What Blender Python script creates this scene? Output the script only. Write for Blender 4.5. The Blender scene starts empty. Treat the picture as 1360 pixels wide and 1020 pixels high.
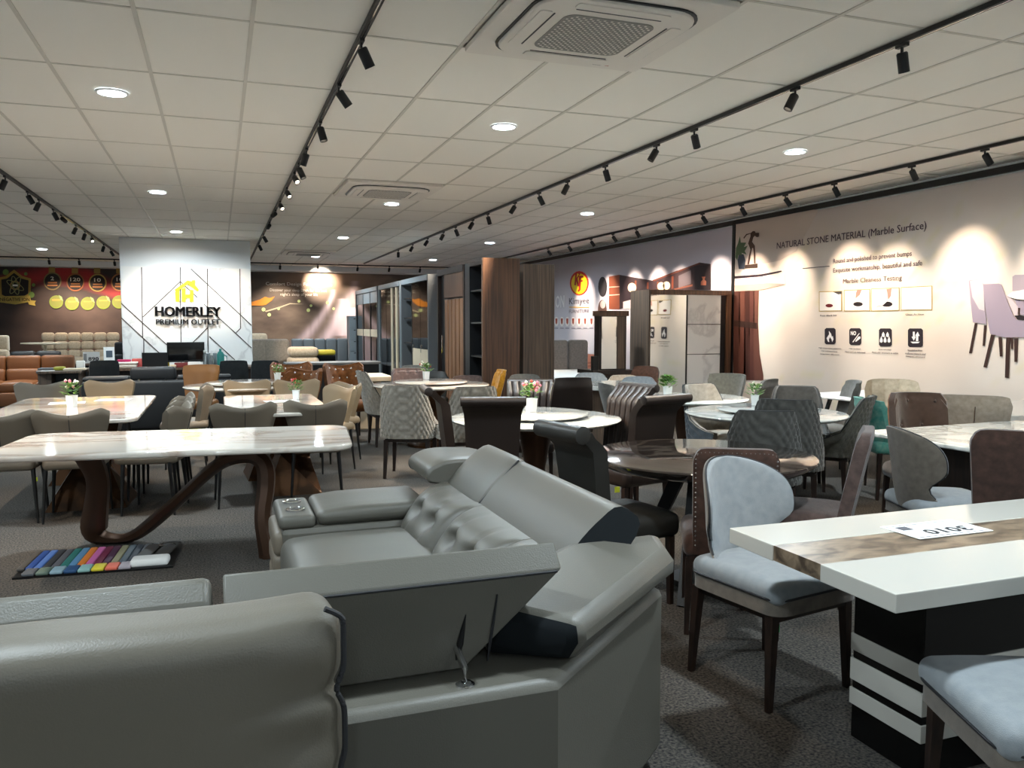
import bpy, bmesh, math, random
from mathutils import Vector, Matrix, noise
random.seed(7)
SC = bpy.context.scene
COL = SC.collection
R = math.radians
PI = math.pi
# ---------------------------------------------------------------- camera
CAMZ, CEIL = 1.5, 3.19
FPX = 1080.0
PITCH, YAW = R(4.2364), R(19.8052)
cd = bpy.data.cameras.new('camera'); cam = bpy.data.objects.new('camera', cd); COL.objects.link(cam)
cam.location = (0, 0, CAMZ); cam.rotation_euler = (PI/2 - PITCH, 0, -YAW)
cd.sensor_width = 36; cd.lens = FPX/1360*36; cd.clip_start = 0.05; cd.clip_end = 100
SC.camera = cam
FW = Vector((math.sin(YAW)*math.cos(PITCH), math.cos(YAW)*math.cos(PITCH), -math.sin(PITCH)))
RT = Vector((math.cos(YAW), -math.sin(YAW), 0)); UP = RT.cross(FW)
C0 = Vector((0, 0, CAMZ))
def ray(x, y): return FW + RT*((x-680)/FPX) - UP*((y-510)/FPX)
def at(x, y, z): d = ray(x, y); return C0 + d*((z-CAMZ)/d.z)        # point of the place seen at a photo pixel, on a known height
def onx(x, y, X): d = ray(x, y); return C0 + d*(X/d.x)               # ... on a wall x = X
def ony(x, y, Y): d = ray(x, y); return C0 + d*(Y/d.y)               # ... on a wall y = Y
# ---------------------------------------------------------------- world, exposure
wd = bpy.data.worlds.new('world'); SC.world = wd; wd.use_nodes = True
wd.node_tree.nodes['Background'].inputs[0].default_value = (1, .95, .88, 1)
wd.node_tree.nodes['Background'].inputs[1].default_value = 0.05
vs = SC.view_settings
vs.view_transform = 'Standard'; vs.look = 'None'; vs.gamma = 1; vs.use_curve_mapping = False
vs.exposure = 0.72
SPOT_W, DOWN_W = 290.0, 45.0
WARM, COOL = (1, .83, .65), (.78, .92, 1.0)
# ---------------------------------------------------------------- materials
def lin(c):
    if isinstance(c, str):
        c = [int(c[i:i+2], 16)/255 for i in (0, 2, 4)]
    return tuple(v/12.92 if v <= .04045 else ((v+.055)/1.055)**2.4 for v in c)
MATS = {}
def mat(key, col='808080', rough=.6, kind=None, col2=None, scale=10, bump=0, bscale=200, metal=0, spec=.5, emit=0, coat=0, stretch=(1, 1, 1), detail=4, sheen=0, ramp=(.4, .6), trans=0, dist=0):
    if key in MATS: return MATS[key]
    m = bpy.data.materials.new(key); m.use_nodes = True; MATS[key] = m
    nt = m.node_tree; b = nt.nodes['Principled BSDF']
    c = lin(col) + (1,)
    b.inputs['Base Color'].default_value = c; b.inputs['Roughness'].default_value = rough
    b.inputs['Metallic'].default_value = metal; b.inputs['Specular IOR Level'].default_value = spec
    b.inputs['Coat Weight'].default_value = coat; b.inputs['Coat Roughness'].default_value = .08
    b.inputs['Sheen Weight'].default_value = sheen; b.inputs['Sheen Roughness'].default_value = .5
    b.inputs['Transmission Weight'].default_value = trans
    if emit:
        b.inputs['Emission Color'].default_value = c; b.inputs['Emission Strength'].default_value = emit
    def coords(st):
        tc = nt.nodes.new('ShaderNodeTexCoord'); mp = nt.nodes.new('ShaderNodeMapping')
        mp.inputs['Scale'].default_value = st; nt.links.new(tc.outputs['Object'], mp.inputs[0]); return mp.outputs[0]
    if kind == 'attr':
        a = nt.nodes.new('ShaderNodeVertexColor'); a.layer_name = 'print'
        nt.links.new(a.outputs[0], b.inputs['Base Color'])
    elif col2:
        v = coords(stretch)
        n = nt.nodes.new('ShaderNodeTexNoise'); n.inputs['Scale'].default_value = scale; n.inputs['Detail'].default_value = detail
        n.inputs['Distortion'].default_value = dist
        nt.links.new(v, n.inputs['Vector'])
        out = n.outputs['Fac']
        cr = nt.nodes.new('ShaderNodeValToRGB')
        if kind == 'vein':
            s = nt.nodes.new('ShaderNodeMath'); s.operation = 'SUBTRACT'; s.inputs[1].default_value = .5
            nt.links.new(out, s.inputs[0])
            ab = nt.nodes.new('ShaderNodeMath'); ab.operation = 'ABSOLUTE'; nt.links.new(s.outputs[0], ab.inputs[0]); out = ab.outputs[0]
        cr.color_ramp.elements[0].position = ramp[0]; cr.color_ramp.elements[1].position = ramp[1]
        cr.color_ramp.elements[0].color = lin(col2)+(1,); cr.color_ramp.elements[1].color = c
        nt.links.new(out, cr.inputs[0]); nt.links.new(cr.outputs[0], b.inputs['Base Color'])
    if bump:
        v = coords((1, 1, 1))
        n = nt.nodes.new('ShaderNodeTexNoise'); n.inputs['Scale'].default_value = bscale; n.inputs['Detail'].default_value = 2
        nt.links.new(v, n.inputs['Vector'])
        bm_ = nt.nodes.new('ShaderNodeBump'); bm_.inputs['Strength'].default_value = bump; bm_.inputs['Distance'].default_value = .004
        nt.links.new(n.outputs['Fac'], bm_.inputs['Height']); nt.links.new(bm_.outputs[0], b.inputs['Normal'])
    return m
M = mat
def leather(k, c, r=.42): return mat(k, c, r, bump=.18, bscale=260, spec=.5)
def fabric(k, c, c2=None): return mat(k, c, .85, col2=c2 or c, scale=28, detail=5, ramp=(.3, .7), bump=.3, bscale=420, spec=.25, sheen=.25)
M('ceiling_tile', 'f0ebe2', .85); M('ceiling_bar', 'cfc9be', .5); M('white_paint', 'dcdfe0', .7); M('black_metal', '0b0b0c', .45); M('black_plastic', '0d0d0f', .35)
M('ac_white', 'e6dfd6', .5); M('ac_grille', '8f8b86', .7); M('chrome', 'd8d8d8', .12, metal=1); M('gold', 'b98a3c', .3, metal=1)
M('lens_warm', 'fff0d8', emit=6); M('lens_cool', 'e6f4ff', emit=22); M('lens_ring', 'f2f4f5', .5)
M('carpet', '68625a', .95, col2='232428', scale=88, detail=3, ramp=(.30, .72), bump=.4, bscale=200, spec=.1)
M('marble', 'dbd3c8', .06, kind='vein', col2='b7a293', scale=1.3, detail=7, stretch=(.7, 2.2, 1), ramp=(.0, .05), dist=.6, spec=.5, coat=.3)
M('marble_grey', 'd0d3cf', .1, kind='vein', col2='a9adaa', scale=2.2, detail=6, ramp=(0, .05), dist=.5, coat=.4)
M('marble_wall', 'e6e5e2', .35, kind='vein', col2='cfcdcb', scale=1.3, detail=9, stretch=(1.1, 1, .9), ramp=(0, .03), dist=.35)
M('marble_dark', '2b2420', .07, kind='vein', col2='5f554c', scale=1.3, detail=6, ramp=(0, .02), dist=.7, coat=.5)
M('marble_brown', '8a7762', .32, col2='483b30', scale=13, detail=8, ramp=(.38, .62), dist=.8, stretch=(.6, 1.3, 1))
M('cream_stone', 'c2beb5', .14, coat=.3); M('stone_black', '070707', .2)
M('bronze', '4a3426', .35, metal=.55); M('copper', '54371f', .4, metal=.7, col2='33200f', scale=6)
M('wood_dark', '2a1c15', .4, col2='1a110d', scale=6, stretch=(8, 8, .6), detail=4)
M('wood_mid', '6b4a33', .45, col2='3f2a1e', scale=4, stretch=(9, 9, .35), detail=5, ramp=(.3, .7))
M('wood_grey', '6a5748', .5, col2='44382f', scale=5, stretch=(10, 10, .25), detail=5, ramp=(.35, .65))
M('wood_warm', '8b6142', .5, col2='5a3c28', scale=4, stretch=(.6, 9, 9), detail=5, ramp=(.3, .7))
M('wardrobe_grey', '66696b', .45); M('wardrobe_light', '8c959a', .45); M('wardrobe_dark', '1b1c1e', .35); M('cream_lacquer', 'd9c9ae', .35)
M('mirror', 'd8dcdc', .03, metal=1); M('dark_mirror', '3a3d40', .04, metal=1); M('glass_dark', '0e1012', .05, spec=.8)
M('white_lacquer', 'e8e6e2', .3); M('paper', 'efeeea', .8); M('ink', '17161a', .7)
M('pot_white', 'efefec', .3); M('leaf', '3d6b25', .6, col2='7fa24a', scale=25); M('petal_pink', 'd9788a', .7); M('petal_white', 'f0ead8', .7); M('petal_red', 'c8483c', .7)
M('tag_yellow', 'd2e23a', .6); M('tag_green', '1f8f4a', .6)
leather('leather_grey', '5a574f', .43); leather('leather_fore', '5d574c', .5); leather('leather_taupe', '6e6456', .5); leather('leather_taupe_lit', '8f7a5e', .5); leather('leather_brown', '271d18', .4); leather('leather_black', '23221f', .42)
leather('leather_tan', '805222', .45); leather('leather_sofa_brown', '6b4120', .5); leather('leather_navy', '0d1115', .55)
M('gusset', '16191b', .8, spec=.1); M('piping_dark', '1d1d20', .6)
fabric('velvet_grey', '5d5b56', '4d4b47'); fabric('velvet_light', 'a39c90', '8b847a'); fabric('velvet_dark', '434443', '343534'); fabric('velvet_blue', '37424b', '2b343c')
fabric('velvet_olive', '66645a', '54524a'); fabric('suede_brown', '4a3228', '33221a'); fabric('suede_mauve', '5d4b45', '473934'); fabric('rust', '7d4a1c', '5e3512')
fabric('beige_velvet', 'a89a8a', '918474'); fabric('cream_fabric', 'c8b59b', 'b09c83'); fabric('mustard', 'c98a1e', 'a86f14'); fabric('teal_fabric', '3f9488', '78a898')
fabric('brown_tuft', '33251d', '281c15'); fabric('charcoal', '1c2022', '15181a'); fabric('mauve_tuft', '6e5a55', '5c4a46'); fabric('blue_grey', '76818a', '66717a')
fabric('pale_blue', '868a8c', '7a7f83'); fabric('taupe_fabric', '6f665c', '5f574e'); fabric('headboard', '77706a', '655f5a'); fabric('bed_grey', 'a2978a', '8d8378')
# ---------------------------------------------------------------- geometry helpers
class MB:
    def __init__(s): s.v = []; s.f = []
    def add(s, vs, fs, mx=None):
        o = len(s.v)
        s.v += [tuple(mx @ Vector(p)) if mx else tuple(p) for p in vs]
        s.f += [tuple(i+o for i in f) for f in fs]; return s
    def box(s, c, d, rz=0, mx=None):
        x, y, z = [k/2 for k in d]
        vs = [(-x,-y,-z),(x,-y,-z),(x,y,-z),(-x,y,-z),(-x,-y,z),(x,-y,z),(x,y,z),(-x,y,z)]
        fs = [(0,3,2,1),(4,5,6,7),(0,1,5,4),(1,2,6,5),(2,3,7,6),(3,0,4,7)]
        t = Matrix.Translation(c) @ Matrix.Rotation(rz, 4, 'Z')
        return s.add(vs, fs, mx @ t if mx else t)
    def bb(s, x0, x1, y0, y1, z0, z1): return s.box(((x0+x1)/2, (y0+y1)/2, (z0+z1)/2), (abs(x1-x0), abs(y1-y0), abs(z1-z0)))
    def tube(s, pts, rad, n=8, ry=None, up=(0, 0, 1)):
        pts = [Vector(p) for p in pts]; o = len(s.v); N = len(pts)
        if not hasattr(rad, '__len__'): rad = [rad]*N
        if ry is None: ry = rad
        elif not hasattr(ry, '__len__'): ry = [ry]*N
        for i, p in enumerate(pts):
            t = (pts[min(i+1, N-1)] - pts[max(i-1, 0)]).normalized()
            a = Vector(up)
            if abs(t.dot(a)) > .95: a = Vector((0, 1, 0))
            e = t.cross(a).normalized(); g = e.cross(t)
            for k in range(n):
                th = 2*PI*(k+.5)/n
                s.v.append(tuple(p + e*(math.cos(th)*rad[i]) + g*(math.sin(th)*ry[i])))
        for i in range(N-1):
            for k in range(n):
                a, b = o+i*n+k, o+i*n+(k+1) % n
                s.f.append((a, b, b+n, a+n))
        s.f.append(tuple(o+k for k in range(n-1, -1, -1))); s.f.append(tuple(o+(N-1)*n+k for k in range(n)))
        return s
    def lathe(s, prof, n=24, c=(0, 0, 0), mx=None):
        vs, fs = [], []
        for r, z in prof:
            for k in range(n): vs.append((c[0]+r*math.cos(2*PI*k/n), c[1]+r*math.sin(2*PI*k/n), c[2]+z))
        for i in range(len(prof)-1):
            for k in range(n):
                a, b = i*n+k, i*n+(k+1) % n
                fs.append((a, b, b+n, a+n))
        fs.append(tuple(range(n-1, -1, -1))); fs.append(tuple((len(prof)-1)*n+k for k in range(n)))
        return s.add(vs, fs, mx)
    def prism(s, poly, h0, h1, mx=None):     # poly in local xy, extruded along z
        n = len(poly)
        vs = [(x, y, h0) for x, y in poly] + [(x, y, h1) for x, y in poly]
        fs = [tuple(range(n-1, -1, -1)), tuple(range(n, 2*n))] + [(i, (i+1) % n, n+(i+1) % n, n+i) for i in range(n)]
        return s.add(vs, fs, mx)
    def rbox(s, c, d, r, seg=3, div=(1, 1, 1), fn=None, mx=None):
        h = [k/2 for k in d]; r = min([r]+[k*.98 for k in h]); ax = []
        for k in range(3):
            a = [-h[k] + r*(1-math.cos(PI/2*i/seg)) for i in range(seg)]
            inn = [-h[k]+r + (2*h[k]-2*r)*i/div[k] for i in range(div[k]+1)]
            ax.append(a + inn + [-q for q in reversed(a)])
        idx = {}; vs = []; fs = []
        def V(p):
            key = (round(p[0], 5), round(p[1], 5), round(p[2], 5))
            if key not in idx:
                q = Vector(p); inn = Vector([max(-(h[k]-r), min(h[k]-r, p[k])) for k in range(3)])
                dd = q-inn
                if dd.length > 1e-9: q = inn + dd.normalized()*r
                if fn: q = Vector(fn(q, h))
                idx[key] = len(vs); vs.append(tuple(q+Vector(c)))
            return idx[key]
        for k in range(3):
            a, b = (k+1) % 3, (k+2) % 3
            for sgn in (-1, 1):
                for i in range(len(ax[a])-1):
                    for j in range(len(ax[b])-1):
                        q = []
                        for (ii, jj) in ((i, j), (i+1, j), (i+1, j+1), (i, j+1)):
                            p = [0, 0, 0]; p[k] = sgn*h[k]; p[a] = ax[a][ii]; p[b] = ax[b][jj]; q.append(V(p))
                        if len(set(q)) == 4: fs.append(tuple(q if sgn > 0 else reversed(q)))
        return s.add(vs, fs, mx)
    def grid(s, fn, nu, nv, flip=False):
        o = len(s.v)
        for j in range(nv+1):
            for i in range(nu+1): s.v.append(tuple(fn(-1+2*i/nu, j/nv)))
        for j in range(nv):
            for i in range(nu):
                a = o+j*(nu+1)+i; q = (a, a+1, a+nu+2, a+nu+1)
                s.f.append(q[::-1] if flip else q)
        return s
    def shell(s, fi, fo, nu, nv):          # closed slab between an inner and an outer surface
        o = len(s.v); s.grid(fi, nu, nv); o2 = len(s.v); s.grid(fo, nu, nv, True)
        W = nu+1
        for i in range(nu):
            s.f.append((o+i+1, o+i, o2+i, o2+i+1)); t = nv*W
            s.f.append((o+t+i, o+t+i+1, o2+t+i+1, o2+t+i))
        for j in range(nv):
            a, b = j*W, (j+1)*W
            s.f.append((o+a, o+b, o2+b, o2+a)); a += nu; b += nu
            s.f.append((o+b, o+a, o2+a, o2+b))
        return s
    def mesh(s, name, m, smooth=True):
        me = bpy.data.meshes.new(name); me.from_pydata(s.v, [], s.f)
        if m: me.materials.append(MATS[m] if isinstance(m, str) else m)
        if smooth:
            me.polygons.foreach_set('use_smooth', [True]*len(me.polygons))
            try: me.set_sharp_from_angle(angle=R(40))
            except Exception: pass
        me.update(); return me
    def build(s, name, m, parent=None, smooth=True, bevel=0):
        return obj(name, s.mesh(name, m, smooth), parent, bevel)
def obj(name, me, parent=None, bevel=0, mx=None):
    o = bpy.data.objects.new(name, me); COL.objects.link(o)
    if parent: o.parent = parent
    if mx is not None: o.matrix_local = mx
    if bevel:
        b = o.modifiers.new('bevel', 'BEVEL'); b.width = bevel; b.segments = 2; b.limit_method = 'ANGLE'; b.angle_limit = R(50)
    return o
def tag(o, label, cat, group=None, kind=None):
    o['label'] = label; o['category'] = cat
    if group: o['group'] = group
    if kind: o['kind'] = kind
    return o
def thing(name, label, cat, loc=(0, 0, 0), rz=0, group=None):
    o = bpy.data.objects.new(name, None); COL.objects.link(o); o.empty_display_size = .1
    o.location = loc; o.rotation_euler = (0, 0, rz); return tag(o, label, cat, group)
def sm(a, b, x): t = max(0, min(1, (x-a)/(b-a))); return t*t*(3-2*t)
def struct(o): o['kind'] = 'structure'; return o
def B(name, m, parent, *boxes, bevel=0):      # boxes given as x0,x1,y0,y1,z0,z1
    q = MB()
    for b in boxes: q.bb(*b)
    return q.build(name, m, parent, False, bevel)
def text_mesh(name, s, m, ext=.002, bold=0):
    cu = bpy.data.curves.new(name, 'FONT'); cu.body = s; cu.extrude = ext; cu.offset = bold; cu.resolution_u = 2; cu.align_x = 'LEFT'
    t = bpy.data.objects.new(name, cu); COL.objects.link(t)
    dg = bpy.context.evaluated_depsgraph_get(); dg.update()
    me = bpy.data.meshes.new_from_object(t.evaluated_get(dg)); me.name = name
    bpy.data.objects.remove(t); bpy.data.curves.remove(cu)
    me.materials.clear(); me.materials.append(MATS[m]); return me
def text(name, s, m, parent, org, xdir, updir, width=None, height=None, ext=.002, bold=0):
    """lettering with its lower-left corner at org, fitted to width and/or cap height"""
    me = text_mesh(name, s, m, ext, bold)
    xs = [v.co.x for v in me.vertices]; ys = [v.co.y for v in me.vertices]
    w0, h0 = max(xs)-min(xs), max(ys)-min(ys)
    sx = width/w0 if width else height/h0
    sy = height/h0 if height else sx
    x = Vector(xdir).normalized(); y = Vector(updir).normalized(); z = x.cross(y)
    mx = Matrix.Identity(4)
    for i in range(3): mx[i][0] = x[i]; mx[i][1] = y[i]; mx[i][2] = z[i]; mx[i][3] = org[i]
    me.transform(mx @ Matrix.Diagonal((sx, sy, 1, 1)) @ Matrix.Translation((-min(xs), -min(ys), 0)))
    return obj(name, me, parent)
# ---------------------------------------------------------------- setting: floor, walls, ceiling
XL, XR, YB, YN = -6.45, 7.88, 25.2, -4.68
def slab(name, m, *b):
    q = MB(); q.bb(*b); o = q.build(name, m, None, False); return struct(o)
floor = slab('floor', 'carpet', XL, XR, YN, YB, -.1, 0)
wall_right = slab('wall_right', 'white_paint', XR, XR+.12, YN, YB, 0, CEIL)
wall_left = slab('wall_left', 'white_paint', XL-.12, XL, YN, YB, 0, CEIL)
wall_back = slab('wall_back', 'white_paint', XL, XR, YB, YB+.12, 0, CEIL)
wall_front = slab('wall_front', 'white_paint', XL, XR, YN-.12, YN, 0, CEIL)
GX, GY, TX, TY = .22, 4.92, .607, 1.2
ceiling = slab('ceiling', 'ceiling_tile', XL-.1, XR+.1, YN-.1, YB+.1, CEIL+.03, CEIL+.12)
tile_me = MB().box((0, 0, 0), (TX-.012, TY-.012, .02)).mesh('ceiling_panel', 'ceiling_tile', False)
AC = [(2.041, 4.32), (2.041, 10.32), (2.041, 19.92), (-4.03, 13.92)]
cells = []
for i in range(-11, 13):
    for j in range(-8, 17):
        x, y = GX+TX*(i+.5), GY+TY*(j+.5)
        if x-TX/2 < XL-.02 or x+TX/2 > XR+.02: continue
        if any(abs(x-a) < TX*1.01 and abs(y-b) < .3 for a, b in AC): continue
        d = Vector((x, y, CEIL))-C0; dep = d.dot(FW)
        vis = dep > 1 and abs(d.dot(RT)/dep) < .66 and d.dot(UP)/dep < .5
        cells.append((0 if vis else 1, dep, x, y))
cells.sort()
for k, (nv_, dep, x, y) in enumerate(cells[:295]):
    obj('ceiling_panel', tile_me, ceiling, mx=Matrix.Translation((x, y, CEIL+.012)))
q = MB()
for nv_, dep, x, y in cells[295:]: q.box((x, y, CEIL+.012), (TX-.012, TY-.012, .02))
q.build('ceiling_panels_rest', 'ceiling_tile', ceiling, False)['kind'] = 'stuff'
for i in range(-10, 13): B('main_runner', 'ceiling_bar', ceiling, (GX+TX*i-.012, GX+TX*i+.012, YN, YB, CEIL-.004, CEIL+.024))
for j in range(-7, 17): B('cross_tee', 'ceiling_bar', ceiling, (XL, XR, GY+TY*j-.010, GY+TY*j+.010, CEIL-.002, CEIL+.024))
struct(B('trim_1', 'white_paint', None, (XL, XR, YB-.5, YB-.06, CEIL-.16, CEIL-.006)))
for side, b in (('left', (XL, XL+.015, YN, YB, 0, .09)), ('back', (XL, XR, YB-.015, YB, 0, .09)), ('right', (XR-.015, XR, YN, YB, 0, .09))):
    struct(B('baseboard_'+side, 'black_metal', None, b))
# column with marble cladding and the shop logo
CX0, CX1, CY = -1.78, .65, 17.6
column = thing('display_column', 'wide white column clad in veined marble with yellow house logo', 'column', ((CX0+CX1)/2, CY+.6, 0)); column['kind'] = 'structure'
def loc(o, p): return [a-b for a, b in zip(p, o.location)]
def BW(name, m, root, *boxes, bevel=0):       # world boxes parented under a thing that stands at root.location
    q = MB(); L = root.location
    for b in boxes: q.bb(b[0]-L[0], b[1]-L[0], b[2]-L[1], b[3]-L[1], b[4]-L[2], b[5]-L[2])
    return q.build(name, m, root, False, bevel)
BW('column_core', 'white_paint', column, (CX0, CX1, CY+.03, CY+1.2, 0, CEIL-.005))
MZ = 2.62
pan = BW('marble_panel', 'marble_wall', column, (CX0+.01, CX1-.01, CY, CY+.03, 0, MZ))
def cp(x, y): p = ony(x, y, CY); return (p.x-column.location[0], CY-.002-column.location[1], p.z)
inl = [[(188,355),(189.5,448)],[(239.5,355),(239.5,374)],[(239.5,374),(190,421)],[(239.5,374),(262,395)],[(253.5,357),(334,432)],[(275.5,357),(276.5,500)],
       [(318.5,357),(319.5,436)],[(319.5,436),(313.5,442)],[(161,403),(225,461)],[(161,422),(215,472)],[(271,404),(334,462)],[(239.5,374),(241,500)],[(277,434),(252,459)],[(278,447),(312,478)],[(191,450),(191,500)]]
for a, b in inl:
    MB().tube([cp(*a), cp(*b)], .011, 4).build('inlay_line', 'wood_dark', pan, False)
logo = thing('house_logo', 'yellow raised house-shaped logo sign on the marble column', 'logo', (0, CY, 0))
M('logo_yellow', 'e8dc1a', .4, emit=.0)
def lp(x, y, d=.03): p = ony(x, y, CY); return (p.x, -d, p.z)
def plate(name, m, pts, fn, parent, thick):      # flat raised shape from an outline
    vs = [fn(*p) for p in pts]; n = len(vs); th = Vector(thick)
    q = MB(); q.v = [tuple(v) for v in vs] + [tuple(Vector(v)+th) for v in vs]
    q.f = [tuple(range(n)), tuple(range(2*n-1, n-1, -1))] + [(i, n+i, n+(i+1) % n, (i+1) % n) for i in range(n)]
    return q.build(name, m, parent, False)
zz = lambda ox, oy, s, L: [(ox+s*x, oy+s*y) for x, y in L]
S7 = 180/1311
for nm, L in (('roof', [(525,545),(650,455),(690,465),(690,455),(722,452),(722,500),(760,545),(745,560),(650,490),(540,570)]),
              ('pillar', [(528,570),(570,545),(572,660),(535,660)]), ('pillar', [(592,540),(630,525),(632,660),(592,660)]),
              ('crossbar', [(632,590),(672,590),(672,625),(632,625)]), ('pillar', [(672,545),(705,548),(708,660),(672,660)])):
    plate(nm, 'logo_yellow', zz(160, 310, S7, L), lp, logo, (0, .028, 0))
sg = thing('store_lettering', 'black raised shop name lettering on the marble column', 'sign', (0, CY, 0))
def coltext(s, xl, xr, yb, yt, bold=0):
    a, b, c = ony(xl, yb, CY), ony(xr, yb, CY), ony(xl, yt, CY)
    for dx in ((-.012, 0, .012) if len(s) < 9 else (0, .006)): text('lettering', s, 'ink', sg, (a.x+dx, -.04, a.z), (1, 0, 0), (0, 0, 1), b.x-a.x, c.z-a.z, .02, bold)
coltext('HOMERLEY', 207, 293, 420, 407, .0); coltext('PREMIUM OUTLET', 207.5, 292, 431, 424, .0)
# ---------------------------------------------------------------- printed murals
def pmat(c):
    return mat('print_'+c, c, .55, spec=.3)
def decal(name, pts, c, parent, wall, lay=1):
    pmat(c)
    if wall == 'R': fn = lambda x, y: onx(x, y, XR-.02)+Vector((-.002*lay, 0, 0)); th = (.0015, 0, 0)
    else: fn = lambda x, y: ony(x, y, YB-.05)+Vector((0, -.004*lay, 0)); th = (0, .003, 0)
    return plate(name, 'print_'+c, pts, fn, parent, th)
def ell(cx, cy, rx, ry, n=20): return [(cx+rx*math.cos(2*PI*i/n), cy+ry*math.sin(2*PI*i/n)) for i in range(n)]
def wtext(s, wall, xl, yl, xr, yr, hpx, c, parent, lay=3, bold=0):
    pmat(c)
    if wall == 'R':
        a, b, t = onx(xl, yl, XR-.02), onx(xr, yr, XR-.02), onx(xl, yl-hpx, XR-.02)
        zc = (a.z+b.z)/2
        return text('lettering', s, 'print_'+c, parent, (XR-.02-.002*lay, a.y, zc), (0, -1, 0), (0, 0, 1), a.y-b.y, t.z-a.z, .001, bold)
    a, b, t = ony(xl, yl, YB-.05), ony(xr, yr, YB-.05), ony(xl, yl-hpx, YB-.05)
    return text('lettering', s, 'print_'+c, parent, (a.x, YB-.05-.004*lay, (a.z+b.z)/2), (1, 0, 0), (0, 0, 1), b.x-a.x, t.z-a.z, .001, bold)
def colour_grid(name, parent, fn, P, nu, nv):
    """mural sheet whose printed colours are computed per vertex"""
    q = MB(); q.grid(P, nu, nv); o = q.build(name, mat('mural_print', kind='attr', rough=.5, spec=.3), parent, False)
    ca = o.data.color_attributes.new('print', 'FLOAT_COLOR', 'POINT')
    buf = []
    for j in range(nv+1):
        for i in range(nu+1): buf += list(fn(i/nu, j/nv))+[1]
    ca.data.foreach_set('color', buf); return o
def mixc(a, b, t): t = max(0, min(1, t)); return tuple(x*(1-t)+y*t for x, y in zip(a, b))
# right wall, near mural: stone material poster; far mural: lavender poster
YS = onx(977, 291, XR).y
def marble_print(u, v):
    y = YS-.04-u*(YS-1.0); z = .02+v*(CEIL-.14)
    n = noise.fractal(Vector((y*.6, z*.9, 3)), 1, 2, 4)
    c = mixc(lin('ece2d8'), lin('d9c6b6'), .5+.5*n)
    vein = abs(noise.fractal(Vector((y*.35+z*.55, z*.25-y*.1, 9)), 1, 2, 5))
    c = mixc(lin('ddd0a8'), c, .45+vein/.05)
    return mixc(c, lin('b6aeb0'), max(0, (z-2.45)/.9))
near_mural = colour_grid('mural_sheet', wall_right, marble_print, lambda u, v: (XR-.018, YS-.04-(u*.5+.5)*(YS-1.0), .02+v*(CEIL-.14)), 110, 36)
def lav(u, v):
    c = mixc(lin('c3bfc9'), lin('d8d4da'), 1-v)
    return mixc(c, lin('8d8494'), .25*noise.noise(Vector((u*9, v*4, 1)))+.1)
far_mural = colour_grid('mural_sheet', wall_right, lav, lambda u, v: (XR-.018, 24.9-(u*.5+.5)*(24.9-YS-.04), .02+v*(CEIL-.14)), 40, 12)
struct(B('trim_2', 'black_metal', None, (XR-.035, XR, 1.0, 25, CEIL-.10, CEIL-.03)))
struct(B('trim_3', 'black_metal', None, (XR-.035, XR, YS-.035, YS+.035, 0, CEIL-.03)))
nm = near_mural
wtext('NATURAL STONE MATERIAL (Marble Surface)', 'R', 1032, 331.5, 1230.5, 309.5, 11, '4a3340', nm)
wtext('Round and polished to prevent bumps', 'R', 1107, 350, 1211, 344, 8, '54424a', nm)
wtext('Exquisite workmanship, beautiful and safe', 'R', 1107, 363, 1225, 356, 8, '54424a', nm)
wtext('Marble Cleaness Testing', 'R', 1120, 378.5, 1198, 374, 8, '6a5650', nm)
decal('rule_line', [(1066,356.3),(1102,353),(1102,354),(1066,357)], '3a3038', nm, 'R', 2)
z4 = lambda L: zz(970, 280, 140/1360, L)
decal('grey_wedge', z4([(75,110),(1000,-30),(1140,-10),(850,520),(640,640),(60,760)]), 'c9b9ae', nm, 'R', 1)
decal('stone_rim', z4([(60,760),(420,750),(640,720),(690,775),(560,800),(60,840)]), 'dccfc6', nm, 'R', 2)
decal('dark_groove', z4([(60,845),(400,820),(660,770),(670,785),(400,850),(60,875)]), '2e2228', nm, 'R', 3)
decal('stone_rim', z4([(60,875),(420,845),(700,790),(720,950),(420,1010),(55,1040)]), 'e6d6c9', nm, 'R', 2)
decal('stone_shade', z4([(60,960),(480,930),(720,945),(420,1020),(55,1040)]), 'b69c92', nm, 'R', 3)
decal('statue_base', z4([(195,700),(355,680),(358,735),(190,742)]), '3a2a22', nm, 'R', 4)
decal('statue', z4([(225,690),(240,600),(265,500),(235,420),(265,330),(265,295),(215,315),(180,362),(175,345),(210,300),(270,285),(295,262),(320,262),(330,285),(375,285),(370,335),(345,340),(320,320),(300,345),(285,400),(320,450),(325,540),(330,680),(312,680),(308,560),(300,480),(285,480),(262,590),(245,690)]), '4c3328', nm, 'R', 4)
decal('vase', z4([(115,560),(175,560),(200,640),(185,750),(115,752),(98,640)]), '3d4450', nm, 'R', 4)
decal('printed_leaves', z4([(80,480),(105,420),(130,330),(140,410),(210,410),(180,470),(230,450),(190,520),(215,565),(150,540),(160,570),(110,570),(95,640),(72,600)]), '4f6242', nm, 'R', 5)
for k, (a, b, c) in enumerate(((0, 8, '4a2a22'), (7, 15, '5c352a'), (14, 21, '3f221b'), (20, 27, '54302a'), (26, 33, '664036'))):
    decal('pedestal_print', [(975+a,386),(975+b,386),(975+b*1.02,505),(974+a,505)] if k < 4 else [(975+a,386),(1008,386),(1007,430),(1009,470),(1014,498),(1014,505),(975+a,505)], c, nm, 'R', 2)
decal('pedestal_band', [(974,425),(1006,429),(1006,437),(974,433)], '33201a', nm, 'R', 3)
z2 = lambda L: zz(1070, 330, 180/1224, L)
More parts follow.
